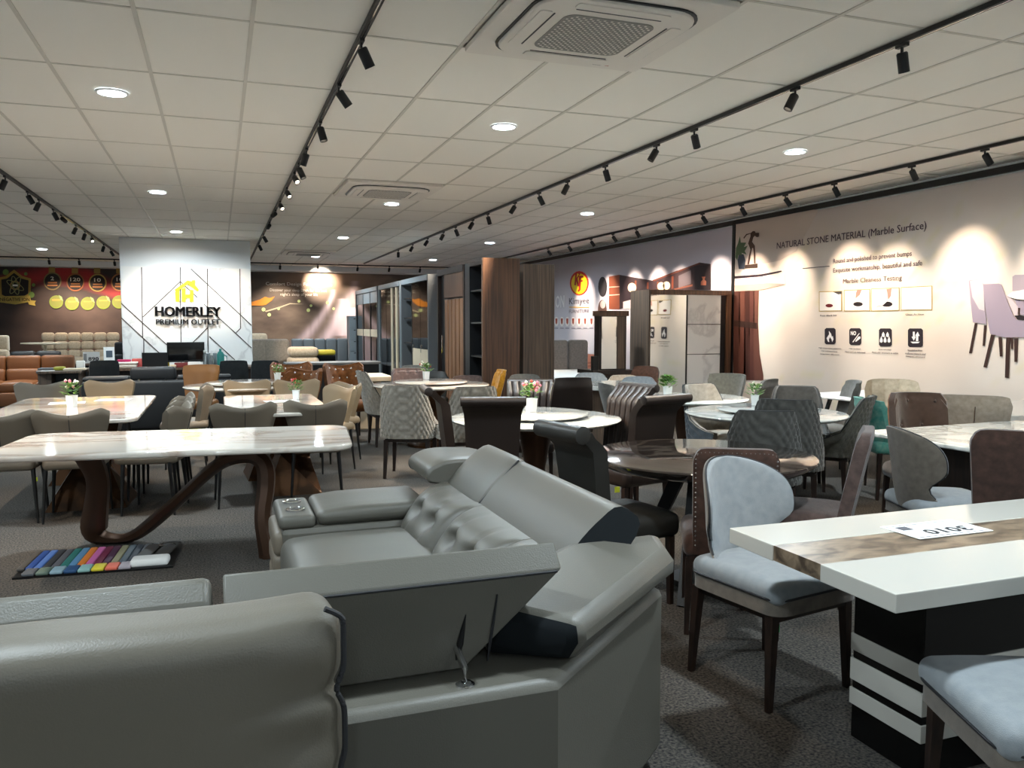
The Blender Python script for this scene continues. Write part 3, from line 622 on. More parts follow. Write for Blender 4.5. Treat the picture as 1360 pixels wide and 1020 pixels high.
# folded headrest lying on the chamfered corner
lo_ = [(.83, 1.865), (1.35, 2.33), (1.36, 2.46), (1.04, 2.46), (.75, 2.28), (.62, 1.965)]
hi_ = [(.825, 1.80), (1.36, 2.26), (1.41, 2.43), (1.06, 2.40), (.78, 2.22), (.655, 1.965)]
md_ = [(.83, 1.80), (1.39, 2.27), (1.43, 2.44), (1.05, 2.44), (.76, 2.26), (.63, 1.965)]
zh_ = [.755, .765, .79, .79, .775, .775]
q = MB(); q.v = [(x, y, .632) for x, y in lo_]+[(x, y, .70) for x, y in md_]+[(x, y, z) for (x, y), z in zip(hi_, zh_)]
q.f = [(5, 4, 3, 2, 1, 0), (12, 13, 14, 15, 16, 17)]+[(k*6+i, k*6+(i+1) % 6, k*6+6+(i+1) % 6, k*6+6+i) for k in (0, 1) for i in range(6)]
ch = q.build('corner_headrest', LG, sofa, True, .035); caps(ch, [7, 13], 'gusset')
# raised headrests of the near run, seen from behind
NP = [(1.930, .625), (1.882, .872), (1.935, .93), (2.27, .74), (2.20, .625)]
def near_headrest(x0, x1, cut):
    def fn(p, t):
        x, y, z = p; k = max(0, (.872-z)/.247)
        if cut and t > .66: x -= .25*k*(t-.66)/.34
        return (x, y, z)
    return run(NP, x0, x1, 12, 'raised_headrest', LG, sofa, 'X', fn, bevel=.018)
nh = near_headrest(-.005, .815, True); near_headrest(-.90, -.03, False); near_headrest(-1.8, -.92, False)
# seam lines, slit with dark opening and chrome hinge pins on the back of the headrest
def rear(x, k, off=.003): return (x, 1.930-.048*k-off, .625+.247*k)
MB().tube([rear(x, .985) for x in (.01, .4, .80)], .0035, 6).build('seam', 'piping_dark', nh)
MB().tube([rear(.625+.02*k, k) for k in (.06, .25, .5, .8)], [.002, .004, .004, .002], 6).build('seam', 'piping_dark', nh)
MB().tube([rear(.540+.035*k, k, .001) for k in (.12, .2, .3, .45, .62)], [.003, .007, .009, .006, .001], 8).build('slit', 'black_plastic', nh)
for px_ in (.545, -.45):
    t_ = MB().tube([(px_, 1.850, .618), (px_, 1.850, .665), (px_-.004, 1.915, .690)], .008, 10).build('hinge_pin', 'chrome', sofa); MB().lathe([(.024, 0), (.024, .006), (.014, .012)], 14, (px_, 1.850, .618)).build('pin_collar', 'chrome', t_)
# backrest cushions behind the near headrests (seat side)
for x0, x1 in ((-1.8, -.92), (-.9, -.03), (-.005, .72)): MB().rbox(((x0+x1)/2, 2.17, .55), (x1-x0-.01, .22, .38), .07, 3, (3, 2, 3)).build('back_cushion', LG, sofa)
# arm with padded top, cup holders and ribbed front
B('arm_body', LG, sofa, (.25, 1.06, 3.86, 4.30, .06, .548), bevel=.03)
MB().rbox((.325, 4.08, .572), (.17, .44, .065), .025, 3).build('cup_holder_block', LG, sofa)
for y in (3.98, 4.17):
    c = MB().lathe([(.036, .0), (.046, .0), (.046, .012), (.040, .014), (.036, .004)], 20, (.325, y, .602)).build('cup_holder', 'chrome', sofa); MB().lathe([(.036, 0), (.036, .003)], 16, (.325, y, .604)).build('cup_well', 'black_metal', c)
MB().rbox((.69, 4.08, .588), (.55, .45, .085), .04, 4, (5, 4, 2), lambda p, h: (p[0], p[1], p[2]-.015*sm(.10, .28, -p[0])*max(0, p[2]/h[2]))).build('arm_pad', LG, sofa)
for k, z in enumerate((.14, .25, .36, .47)): MB().rbox((.245, 4.08, z), (.06, .42, .115), .045, 3, (1, 3, 1)).build('arm_front_rib', 'leather_taupe', sofa)
# ---------------------------------------------------------------- foreground sofa: only the plump back cushion reaches the picture
fs = thing('foreground_sofa', 'grey-brown leather sofa back cushion with dark piping in the near left corner', 'sofa', (.20, 1.555, 0), R(5))
MB().rbox((-.75, -.275, .30), (1.55, .40, .48), .05, 3, (3, 1, 2)).build('base', 'leather_fore', fs)
def pucker(w): return .014*math.exp(-((w-.38)/.10)**2)+.009*math.exp(-((w+.25)/.09)**2)+.009*math.exp(-((w+.62)/.07)**2)
def pil(p, h):
    u, w = p[0]/h[0], p[2]/h[2]
    e = max(0, 1-abs(u)**9)*max(0, 1-abs(w)**9)
    edge = max(0, (u-.80)/.20)
    y = p[1]*(.80+.20*e**.5)
    if p[1] < 0: y += .004*math.sin(w*15+1)*edge*(1-edge)*4 + .004*math.sin(u*7+w*2) + .008*math.exp(-((w-.38+.25*(1-u))/.05)**2)*max(0, (u-.7)/.3)
    return (p[0]-pucker(w)*edge, y, p[2]+.008*math.sin(u*6)*max(0, w))
MB().rbox((-.775, 0, .735), (1.55, .20, .50), .055, 4, (44, 4, 36), pil).build('back_cushion', 'leather_fore', fs)
pp = []
for i in range(61):
    w = i/30-1; pp.append((-.004-pucker(w)-.35*max(0, abs(w)-.90)**1.5*3, -.075, .735+.247*w))
MB().tube(pp, .0055, 8).build('piping', 'piping_dark', fs)
# ---------------------------------------------------------------- chairs
LEGM = {}
def leg_mesh(top, bot, n, m, smooth):
    k = (top, bot, n, m)
    if k not in LEGM: LEGM[k] = MB().tube([(0, 0, 0), (0, 0, 1)], [bot, top], n).mesh('leg', m, smooth)
    return LEGM[k]
def legs4(parts, sx, syf, syb, ztop, splay, top, bot, m, n=4):
    me = leg_mesh(top, bot, n, m, n > 4)
    for x, y in ((-sx, syf), (sx, syf), (-sx, -syb), (sx, -syb)):
        a = Vector((x*(1+splay), y+(.5*splay*abs(x) if y > 0 else -splay*abs(x)*1.3), 0)); b = Vector((x, y, ztop))
        mx = Matrix.Identity(4); mx[0][2], mx[1][2], mx[2][2] = b.x-a.x, b.y-a.y, b.z; mx.translation = a
        parts.append(('leg', me, mx))
I4 = Matrix.Identity(4)
def seat_fn(dm=.03, taper=0):
    def f(p, h): return (p[0]*(1-taper*max(0, -p[1]/h[1])*.5), p[1], p[2]+(dm*(1-(p[0]/h[0])**4)*(1-(p[1]/h[1])**4) if p[2] > 0 else 0))
    return f
def quilt(a, b, ka, kb):
    s, t = a*ka+b*kb, a*ka-b*kb
    return (abs(math.sin(PI*s)*math.sin(PI*t)))**.4
def c_shell(body, body2):       # leatherette wing shell chair on thin tapered metal legs
    P = []
    def surf(off):
        def f(u, v):
            w = .185+.075*sm(0, 1, v)
            top = .845-.024*math.cos(u*PI)*1.0 - .035*max(0, abs(u)-.8)*5*abs(u)
            z = .45+v*(top-.45); x = u*w
            y = -.19-.10*v+.11*(abs(u)**2.2)*(.6+.4*v)
            nx, ny = -.55*u, 1
            rnd = 1 if v < .9 else max(.25, math.sqrt(max(0, 1-((v-.9)/.1)**2)))
            return (x - nx*off*rnd*0 + (-u)*off*.25, y+off*rnd*ny, z)
        return f
    P.append(('backrest', MB().shell(surf(.025), surf(-.025), 20, 14).mesh('backrest', body), I4))
    P.append(('back_seam', MB().tube([Vector(surf(-.0262)(0, k/10)) for k in range(11)], .0025, 5).mesh('back_seam', body2), I4))
    P.append(('seat', MB().rbox((0, .0, .445), (.46, .47, .085), .04, 3, (5, 5, 1), seat_fn(.015, .25)).mesh('seat', body), I4))
    legs4(P, .16, .16, .14, .41, .33, .017, .009, 'black_metal', 8); return P
def c_quilt(body, inner, legm='wood_dark'):      # tub dining chair, diamond-quilted outside, arms sloping to the seat
    P = []
    def path(u):
        t = u*PI/2; s, c = math.sin(t), math.cos(t)
        return (.245*math.copysign(abs(s)**.55, s), -.25*abs(c)**.55, s, c)
    def surf(off, q=False):
        def f(u, v):
            x, y, s, c = path(u); au = abs(u)
            ext = max(0, au-.8)*.9
            top = .52+.40*(1-sm(.36, 1.0, au))
            z = .40+v*(top-.40); k = (z-.40)/.52
            y2 = y-.115*k*max(0, c)**.4+ext; x2 = x*(1-.06*k)
            nx, ny = -x/.25*.9*(.3+.7*abs(s)), (max(0, c))
            L = math.hypot(nx, ny) or 1
            o = off
            if q: o -= .016*quilt(u*1.0, z*1.0, 7.5, 11)
            return (x2+nx/L*o, y2+ny/L*o, z)
        return f
    P.append(('backrest', MB().shell(surf(.02), surf(-.02), 30, 12).mesh('backrest', inner), I4))
    P.append(('quilted_cover', MB().grid(surf(-.021, True), 84, 44, True).mesh('quilted_cover', body), I4))
    P.append(('piping', MB().tube([Vector(surf(-.012)(-1+2*k/40, 1)) for k in range(41)], .006, 6).mesh('piping', 'piping_dark'), I4))
    P.append(('seat', MB().rbox((0, .02, .435), (.44, .47, .10), .04, 3, (5, 5, 1), seat_fn(.02)).mesh('seat', inner), I4))
    P.append(('seat_frame', MB().box((0, .0, .375), (.42, .44, .03)).mesh('seat_frame', legm, False), I4))
    legs4(P, .185, .19, .17, .375, .18, .031, .018, legm); return P
def c_scroll(body, H=1.04, chan=True, legm='wood_dark', rr=.032, th=.03, wsc=.9):       # high-back chair with a top rolled backwards and channelled front
    P = []
    def pr(v):
        y = -.19-.075*v-(.10*sm(.80, 1, v)); z = .40+(H-.44)*v
        return y, z
    def surf(off):
        def f(u, v):
            y, z = pr(v); w = .185+.035*v+.018*sm(.8, 1, v)
            o = off
            if off > 0 and chan: o -= .012*(abs(math.cos(u*PI*3)) < .16)
            if off > 0 and chan: o += .010*abs(math.cos(u*PI*3))
            return (u*w*wsc, y+o, z)
        return f
    P.append(('backrest', MB().shell(surf(th), surf(-th), 48 if chan else 12, 16).mesh('backrest', body), I4))
    y, z = pr(1)
    q = MB()
    for k in range(2): pass
    q.tube([(x*wsc, y-.01, z-.01) for x in (-.242, -.238, .238, .242)], [rr*.75, rr, rr, rr*.75], 18)
    P.append(('rolled_top', q.mesh('rolled_top', body), I4))
    P.append(('seat', MB().rbox((0, .02, .43), (.46, .48, .13), .045, 3, (5, 5, 1), seat_fn(.02)).mesh('seat', body), I4))
    legs4(P, .19, .20, .17, .37, .06, .026, .018, legm); return P
def c_parsons(body, H=.94, nails=True, legm='wood_dark', w0=.215, w1=.235):      # slim upholstered side chair edged with nailheads
    P = []
    def surf(off):
        def f(u, v):
            cr = 1-.10*sm(.90, 1, v)*abs(u)**6
            return (u*(w0+(w1-w0)*v)*cr, -.20-.11*v+.02*u*u+off*(1 if v < .93 else .75), .40+(H-.40)*v-.02*abs(u)**8*sm(.8, 1, v))
        return f
    P.append(('backrest', MB().shell(surf(.032), surf(-.032), 14, 14).mesh('backrest', body), I4))
    if nails:
        q = MB(); g = surf(-.033)
        pts = [(-.93, v/22) for v in range(2, 22)]+[(-.93+1.86*k/18, .965) for k in range(19)]+[(.93, v/22) for v in range(2, 22)]
        for p in pts: q.add(*octa(.0065), Matrix.Translation(g(*p)))
        P.append(('nailhead_trim', q.mesh('nailhead_trim', 'chrome'), I4, 'stuff'))
    P.append(('seat', MB().rbox((0, .02, .435), (.46, .47, .11), .04, 3, (5, 5, 1), seat_fn(.02)).mesh('seat', body), I4))
    P.append(('seat_frame', MB().box((0, .01, .375), (.42, .42, .03)).mesh('seat_frame', legm, False), I4))
    legs4(P, .19, .19, .17, .375, .10, .024, .016, legm); return P
def octa(r): return [(r,0,0),(-r,0,0),(0,r,0),(0,-r,0),(0,0,r),(0,0,-r)], [(0,2,4),(2,1,4),(1,3,4),(3,0,4),(2,0,5),(1,2,5),(3,1,5),(0,3,5)]
def c_barrel(inner, outer, legm='wood_dark'):       # two-tone chair, mushroom-shaped back flaring into wings
    P = []
    def W(v):
        waist = .205+.025*(1-sm(0, .22, v))-.022*math.exp(-((v-.33)/.11)**2)
        w = waist+.042*sm(.33, .55, v)
        if v > .55: w *= max(.0, 1-((v-.55)/.452)**3.6)**.5
        return w
    def surf(off):
        def f(u, v):
            v = 1-(1-v)**1.6; w = W(v); fl = sm(.3, .7, v)
            x = u*w; z = .41+.50*v
            y = -.20-.085*v+(.15+.03*fl)*(abs(x)/.26)**2+.0
            if v < .3: y += .10*(1-v/.3)**1.3*abs(u)**2.5
            nx = -u*.55; L = math.hypot(nx, 1)
            ed = (1-.55*abs(u)**8)
            return (x+nx/L*off*ed, y+off/L*ed, z)
        return f
    P.append(('backrest', MB().shell(surf(.026), surf(0), 28, 26).mesh('backrest', inner), I4))
    P.append(('back_cover', MB().shell(surf(0.0), surf(-.018), 28, 26).mesh('back_cover', outer), I4))
    rim = [Vector(surf(.0)(-1, k/26)) for k in range(4, 27)]+[Vector(surf(.0)(1, 1-k/26)) for k in range(23)]
    P.append(('piping', MB().tube(rim, .005, 6).mesh('piping', 'piping_dark'), I4))
    fs_ = seat_fn(.022, .12)
    P.append(('seat', MB().rbox((0, .025, .465), (.49, .50, .085), .038, 4, (6, 6, 1), fs_).mesh('seat', inner), I4))
    P.append(('seat_border', MB().prism(rrect(.243, .247, .07, 5), .385, .447, Matrix.Translation((0, .025, 0))).mesh('seat_border', outer), I4))
    P.append(('seat_piping', MB().tube([(x, y+.025, .449) for x, y in rrect(.246, .25, .07, 5)]+[(.246, .205, .449)], .005, 6).mesh('seat_piping', 'piping_dark'), I4))
    P.append(('seat_frame', MB().box((0, .02, .37), (.42, .43, .035)).mesh('seat_frame', legm, False), I4))
    legs4(P, .195, .21, .17, .38, .16, .028, .016, legm); return P
def c_wing(body, buttons, H=1.0, ear=.05, wide=.27, rows=4, cols=4, side=None, legm='wood_dark', wrap=.16):       # buttoned velvet chair with raised ears
    P = []
    def surf(off):
        def f(u, v):
            w = wide*(.82+.18*sm(0, .8, v))
            top = H-ear+ear*2*(abs(u)**2.2)*.5+ear*.4*math.cos(u*PI*1.0)*(-.3)
            top -= .06*max(0, abs(u)-.86)*7*abs(u)
            z = .40+v*(top-.40); y = -.20-.12*v+wrap*abs(u)**2.4
            o = off
            if off > 0:
                for r in range(rows):
                    for c in range(cols):
                        uu = (-.72+1.44*(c+.5*(r % 2)*.9)/(cols-.5)); vv = .30+.60*r/max(1, rows-1)
                        o -= .022*math.exp(-((u-uu)/.085)**2-((v-vv)/.05)**2)
            return (u*w-u*off*.4, y+o*(1 if v < .92 else .6), z)
        return f
    P.append(('backrest', MB().shell(surf(.045), surf(-.02), 40, 34).mesh('backrest', body), I4))
    if side: P.append(('back_cover', MB().shell(surf(-.0205), surf(-.032), 20, 14).mesh('back_cover', side), I4))
    q = MB(); g = surf(.045)
    for r in range(rows):
        for c in range(cols):
            uu = (-.72+1.44*(c+.5*(r % 2)*.9)/(cols-.5)); vv = .30+.60*r/max(1, rows-1)
            if abs(uu) < .95: q.add(*octa(.017), Matrix.Translation(g(uu, vv)))
    P.append(('buttons', q.mesh('buttons', buttons), I4, 'stuff'))
    P.append(('seat', MB().rbox((0, .03, .43), (.50, .50, .12), .05, 3, (5, 5, 1), seat_fn(.025)).mesh('seat', body), I4))
    legs4(P, .20, .20, .18, .38, .1, .026, .016, legm); return P
def c_plain(body, H=.9, w0=.20, w1=.23, corner=.5, wrap=.06, legm='black_metal', thin=True, lean=.12, chan=0, seat=None, cover=None):    # plain upholstered chair
    P = []
    def surf(off):
        def f(u, v):
            cr = 1-corner*.22*sm(.80, 1, v)**2*abs(u)**3
            o = off+(.012*abs(math.cos(u*PI*chan)) if chan and off > 0 else 0)
            return (u*(w0+(w1-w0)*v)*cr, -.19-lean*v+wrap*abs(u)**2.3+o*(1 if v < .92 else .6), .42+(H-.42)*v-corner*.05*abs(u)**4*sm(.7, 1, v))
        return f
    P.append(('backrest', MB().shell(surf(.028), surf(-.026), 40 if chan else 16, 14).mesh('backrest', body), I4))
    if cover: P.append(('zip_strip', MB().tube([Vector(surf(-.0275)(.1, k/6)) for k in range(1, 6)], .004, 5).mesh('zip_strip', cover), I4))
    P.append(('seat', MB().rbox((0, .01, .44), (.46, .47, .10), .04, 3, (5, 5, 1), seat_fn(.02, .1)).mesh('seat', seat or body), I4))
    if thin: legs4(P, .17, .17, .15, .40, .25, .017, .010, legm, 8)
    else: legs4(P, .185, .19, .17, .40, .12, .025, .015, legm)
    return P
PROTO = {}
def chair(key, fn, args, px, py, zt, rz, label, group, tagc=None, dy=None, pos=None, nm='dining_chair', Y=None):
    k = (key,)+tuple(sorted(map(str, args.items())) if isinstance(args, dict) else map(str, args))
    if k not in PROTO: PROTO[k] = fn(**args) if isinstance(args, dict) else fn(*args)
    rz = R(rz); sz = 1
    if pos is None:
        p = at(px, py, zt) if Y is None else ony(px, py, Y); sz = 1 if Y is None else max(.9, min(1.08, p.z/zt)); b = dy if dy is not None else -.29
        pos = (p.x+math.sin(rz)*b, p.y-math.cos(rz)*b)
    t = thing(nm, label, 'chair', (pos[0], pos[1], 0), rz, group)
    t.scale = (1, 1, sz)
    for part in PROTO[k]:
        o = obj(part[0], part[1], t, mx=part[2])
        if len(part) > 3: o['kind'] = part[3]
    if tagc:
        B('price_tag', tagc[0], t, (tagc[1]-.015, tagc[1]+.015, tagc[2]-.002, tagc[2]+.002, tagc[3]-.015, tagc[3]+.015))
    return t
TS = ('leather_taupe', 'piping_dark'); TB = ('leather_taupe_lit', 'piping_dark'); G1 = 'taupe shell dining chairs'  # TB: same taupe leather, with the lit look put into a lighter colour
chair('shell', c_shell, TS, -3, 547, .86, 0, 'taupe shell chair cut by the left edge of the picture, seen from behind', G1, ('tag_yellow', .20, -.18, .33))
chair('shell', c_shell, TS, 91, 545, .86, 0, 'taupe shell chair with back to the viewer, before the plant on the left marble table', G1)
chair('shell', c_shell, TS, 57, 514, .80, 180, 'taupe shell chair at far end of left marble table, nearer the brown sofa', G1)
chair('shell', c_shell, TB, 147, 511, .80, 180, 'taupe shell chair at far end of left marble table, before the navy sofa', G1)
for i, (y, lab) in enumerate(((7.08, 'nearest of three taupe shell chairs nested in a row between the marble tables'), (7.55, 'middle of three taupe shell chairs nested in a row between the marble tables'), (8.02, 'farthest of three taupe shell chairs nested in a row between the marble tables'))):
    chair('shell', c_shell, TS, 0, 0, 0, 78, lab, G1, pos=(-.52, y))
chair('shell', c_shell, TS, 283, 515, .82, 90, 'dark taupe shell chair turned left, beside the round table', G1)
chair('shell', c_shell, TS, 325, 536, .86, 4, 'taupe shell chair seen from behind, left of two before the square marble table', G1)
chair('shell', c_shell, TS, 419, 532, .86, -6, 'taupe shell chair seen from behind, right of two before the square marble table', G1)
chair('shell', c_shell, TB, 328, 510, .81, 180, 'taupe shell chair in a lit tone behind the square-ended marble table, left one', G1)
chair('shell', c_shell, TB, 393, 509, .81, 180, 'taupe shell chair in a lit tone behind the square-ended marble table, right one', G1)
chair('shell', c_shell, TB, 462, 516, .82, 118, 'taupe shell chair in a lit tone turned sideways at the right end of the square marble table, front one', G1)
chair('shell', c_shell, TB, 470, 512, .82, 118, 'taupe shell chair in a lit tone nested close behind another at the square marble table', G1, Y=9.2)
chair('tan', c_plain, dict(body='leather_tan', H=.95, w0=.17, w1=.25, corner=.3, wrap=.10), 270, 485, .94, 165, 'tan leather chair with flared back behind the round marble table', 'tan chairs')
G2 = 'rust velvet wing chairs'
M('crystal', 'f4f2ee', .15)
RU = ('rust', 'crystal', 1.0, .05, .27, 4, 4)
chair('wing', c_wing, RU, 386, 479, 1.0, 180, 'rust velvet buttoned chair facing the viewer, farthest of the rust chairs', G2)
chair('wing', c_wing, RU, 411, 488, .99, 140, 'rust velvet wing chair with crystal buttons, in front of the other rust chairs', G2, Y=10.95)
chair('wing', c_wing, RU, 452, 480, 1.0, 190, 'tall rust velvet wing chair with rows of crystal buttons, rightmost of the rust chairs', G2)
DK = dict(body='charcoal', H=.93, w0=.22, w1=.21, corner=.3, wrap=.05)
for px, py, rz, lab in ((137, 478, 10, 'charcoal office chair at the left end of the reception counter'), (310, 478, 0, 'charcoal chair before the counter, beside the teal bottle'), (351, 478, 0, 'charcoal chair just right of the marble column')):
    chair('dark', c_plain, DK, 0, 0, 0, rz, lab, 'charcoal counter chairs', pos=tuple(at(px, py, .925))[:2])
G3 = 'quilted dining chairs'
QL, QG, QB, QO = ('velvet_light', 'velvet_light'), ('velvet_grey', 'velvet_dark'), ('velvet_blue', 'velvet_light'), ('velvet_olive', 'velvet_olive')
chair('quilt', c_quilt, QL, 535, 512, .92, -24, 'light grey quilted chair seen from behind, nearest before the far round table', G3, dy=-.36)
chair('quilt', c_quilt, QL, 632, 514, .92, -2, 'light grey quilted chair half hidden behind a dark leather chair', G3, dy=-.36)
chair('quilt', c_quilt, QL, 478, 493, .92, -88, 'light grey quilted chair with dark piping facing right, seen from its side', G3, dy=-.36)
chair('quilt', c_quilt, QG, 1018, 546, .92, -30, 'dark grey quilted chair seen from behind, reflected in the dark round table', G3, dy=-.36)
chair('quilt', c_quilt, QG, 1044, 531, .92, -40, 'grey quilted chair tucked against the pale round table, behind a darker one', G3, dy=-.36, Y=4.85)
chair('quilt', c_quilt, QG, 1057, 513, .92, 145, 'dark grey quilted chair behind the round table with the white flower pot', G3, dy=-.36, Y=6.4)
chair('quilt', c_quilt, QB, 926, 510, .92, -172, 'blue-grey quilted chair left of the pale round table, facing it', G3, dy=-.36)
chair('quilt', c_quilt, QO, 1157, 527, .92, 38, 'olive grey quilted chair with sloping arms, seen from its side facing left', G3, dy=-.36, Y=5.4)
chair('olive', c_plain, dict(body='velvet_olive', H=.9, w0=.20, w1=.25, corner=.2, wrap=.12), 972, 496, .9, 115, 'olive grey chair in front of the printed wooden pedestal', 'plain upholstered chairs')
chair('greyn', c_plain, dict(body='velvet_grey', H=.9, w0=.18, w1=.2, corner=.8, wrap=.04), 1024, 503, .9, 24, 'grey narrow chair peeking out beside the white flower pot', 'plain upholstered chairs')
G4 = 'dark leather roll-top chairs'
LB = ('leather_brown',)
chair('scroll', c_scroll, LB, 568, 509, 1.04, -98, 'dark brown roll-top chair seen from the side, left of the round marble table', G4, dy=-.36)
chair('scroll', c_scroll, LB, 655, 523, 1.04, -16, 'dark brown roll-top chair with plain back to the viewer, before the round marble table', G4, dy=-.36)
chair('scrollb', c_scroll, ('leather_black', 1.0, False, 'wood_dark', .046, .045, .8), 748, 565, .98, -78, 'black leather chair with thick rolled top, between the grey sofa and dark table', G4, dy=-.36)
chair('scroll', c_scroll, LB, 704, 501, 1.04, 158, 'dark channel-stitched chair facing the viewer behind the flower pot', G4, dy=-.36, Y=7.25)
chair('scroll', c_scroll, LB, 846, 506, 1.04, 104, 'brown channel-stitched chair facing left at the right of the round marble table', G4, dy=-.36)
chair('scroll', c_scroll, LB, 884, 520, 1.04, 14, 'dark brown roll-top chair seen from behind and reflected in the dark table', G4, dy=-.36)
chair('dbrown', c_plain, dict(body='leather_brown', H=.98, w0=.24, w1=.19, corner=.2, wrap=.04, legm='wood_dark', thin=False), 762, 501, .98, -6, 'dark brown chair seen from behind, right of the channel-stitched chair', 'plain upholstered chairs')
SB = ('suede_brown',)
chair('pars', c_parsons, ('suede_brown', .93, True, 'wood_dark', .185, .195), 978, 595, .93, -30, 'brown suede chair edged with nailheads, behind the pale blue-grey chair', 'brown suede chairs')
chair('pars2', c_parsons, ('suede_mauve', .94, False), 1150, 569, .94, 46, 'mauve brown suede chair facing left towards the dark round table', 'brown suede chairs')
chair('pars2', c_parsons, ('suede_brown', .96, False, 'wood_dark', .20, .25), 1368, 575, .95, -44, 'brown suede chair cut by the right edge of the picture, seen from behind', 'brown suede chairs', Y=2.75)
G5 = 'two-tone barrel chairs'
BR = ('pale_blue', 'taupe_fabric')
chair('barrel', c_barrel, BR, 0, 0, 0, 190, 'pale blue-grey barrel chair with black legs at the corner of the white table', G5, ('tag_green', .205, .235, .33), pos=(2.15, 2.79))
chair('barrel', c_barrel, BR, 1184, 569, .90, -110, 'taupe-backed barrel chair seen from behind, beyond the white table', G5)
chair('barrel', c_barrel, BR, 0, 0, 0, 68, 'pale barrel chair seat in the lower right corner, under the table edge', G5, pos=(2.12, 1.51))
chair('tuft', c_wing, ('brown_tuft', 'brown_tuft', 1.02, .0, .205, 3, 2, 'wood_warm', 'wood_dark', .13), 1213, 521, 1.02, 156, 'brown buttoned chair with wood-trimmed side behind the grey marble table', 'buttoned chairs', Y=4.75)
chair('beige', c_plain, dict(body='beige_velvet', H=.98, w0=.24, w1=.30, corner=.5, wrap=.10, legm='wood_dark', thin=False, cover='chrome'), 1290, 526, .97, -46, 'wide beige velvet chair with vertical zip, seen from behind', 'beige velvet chairs', Y=4.75)
chair('cream', c_plain, dict(body='cream_fabric', H=.97, w0=.20, w1=.25, corner=.5, wrap=.10, chan=2, legm='wood_dark', thin=False), 1185, 503, .97, 136, 'cream channelled chair below the printed icons', 'beige velvet chairs')
chair('greys', c_plain, dict(body='velvet_grey', H=.97, w0=.21, w1=.21, corner=.4, wrap=.06, legm='black_metal'), 1138, 505, .97, 62, 'tall grey chair facing left at the white black-legged table', 'plain upholstered chairs', Y=6.45)
chair('teal', c_plain, dict(body='teal_fabric', H=.86, w0=.20, w1=.24, corner=.3, wrap=.12, legm='wood_dark', thin=False), 1142, 531, .84, -112, 'teal patterned chair behind the olive quilted chair', 'teal chairs')
chair('mauve', c_wing, ('mauve_tuft', 'chrome', .92, .0, .24, 2, 3, None, 'wood_dark', .05), 543, 489, .92, 168, 'mauve buttoned chair behind the far round table', 'buttoned chairs', Y=11.2)
chair('greyp', c_plain, dict(body='velvet_grey', H=.92, w0=.2, w1=.22), 551, 485, .92, 168, 'grey chair hidden behind the mauve buttoned chair', 'plain upholstered chairs', Y=11.9)
chair('blk', c_plain, dict(body='leather_black', H=.88, w0=.2, w1=.24, corner=1, wrap=.12), 578, 493, .88, 150, 'black leather shell chair beside the wardrobe, with shiny edge', 'plain upholstered chairs', Y=11.45)
chair('dmv', c_plain, dict(body='suede_mauve', H=.86, w0=.2, w1=.23), 621, 499, .86, 172, 'dark mauve chair before the open shelf unit', 'plain upholstered chairs', Y=11.0)
chair('mus', c_wing, ('mustard', 'mustard', .93, .0, .2, 3, 2, None, 'wood_dark', .05), 667, 491, .93, 85, 'mustard yellow buttoned chair against the wood cabinet', 'mustard chair', Y=10.2)
chair('crm2', c_plain, dict(body='cream_fabric', H=.9, w0=.2, w1=.22, corner=.8, wrap=.08), 746, 504, .9, 56, 'slim cream chair seen edge-on beside the dark chairs', 'beige velvet chairs')
chair('bg', c_plain, dict(body='blue_grey', H=.85, w0=.2, w1=.24, corner=.8), 784, 495, .85, 156, 'blue-grey chair behind the white table near the grey bed', 'blue-grey chairs', Y=10.3)
chair('bg2', c_plain, dict(body='velvet_grey', H=.9, w0=.2, w1=.22, corner=.6, wrap=.1), 799, 508, .9, -100, 'grey chair facing right at the white table near the dresser', 'plain upholstered chairs', Y=8.3)
chair('bg', c_plain, dict(body='blue_grey', H=.85, w0=.2, w1=.24, corner=.8), 848, 500, .85, 150, 'blue-grey chair in front of the mirrored wardrobe', 'blue-grey chairs', Y=9.3)
chair('brn3', c_plain, dict(body='suede_brown', H=.98, w0=.2, w1=.2, corner=.5, wrap=.03, legm='wood_dark', thin=False), 858, 486, .98, 135, 'small brown chair against the mirrored wardrobe door', 'brown suede chairs', Y=10.4)
chair('gry4', c_plain, dict(body='velvet_light', H=.84, w0=.2, w1=.24, corner=.8), 828, 498, .84, 165, 'pale grey chair near the dressing mirror', 'plain upholstered chairs', Y=10.3)
chair('gry5', c_plain, dict(body='velvet_grey', H=.9, w0=.2, w1=.22, corner=.8), 697, 497, .9, 160, 'grey chair top showing above the channel-stitched chair', 'plain upholstered chairs')
# ---------------------------------------------------------------- tables
def round_table(cx, cy, r, label, top='marble_grey', susan=0, pedestal='bronze', thick=.03, skirt=0):
    t = thing('round_dining_table', label, 'table', (cx, cy, 0), 0, 'round dining tables')
    z = .76
    MB().lathe([(r-.03, z-thick), (r-.006, z-thick*.6), (r, z-thick*.3), (r-.004, z-.003), (r-.012, z)], 64).build('table_top', top, t)
    if skirt: MB().lathe([(r*.80, z-thick-skirt), (r-.035, z-thick-.002)], 48).build('apron', 'wood_dark', t)
    if susan:
        s = MB().lathe([(susan-.012, z+.018), (susan, z+.026), (susan-.004, z+.036), (susan-.012, z+.039)], 56).build('lazy_susan', top, t); MB().lathe([(.13, z+.001), (.13, z+.018)], 24).build('turntable_ring', 'black_metal', s)
    MB().lathe([(.10, .05), (.11, .12), (.08, .35), (.13, .62), (.24, z-thick-skirt-.002)], 24).build('pedestal', pedestal, t)
    MB().lathe([(.30, 0), (.30, .03), (.26, .05), (.10, .052)], 32).build('base_plate', pedestal, t)
    return t
round_table(.30, 10.35, .72, 'round marble table with turntable before the rust velvet chairs', 'marble', .48)
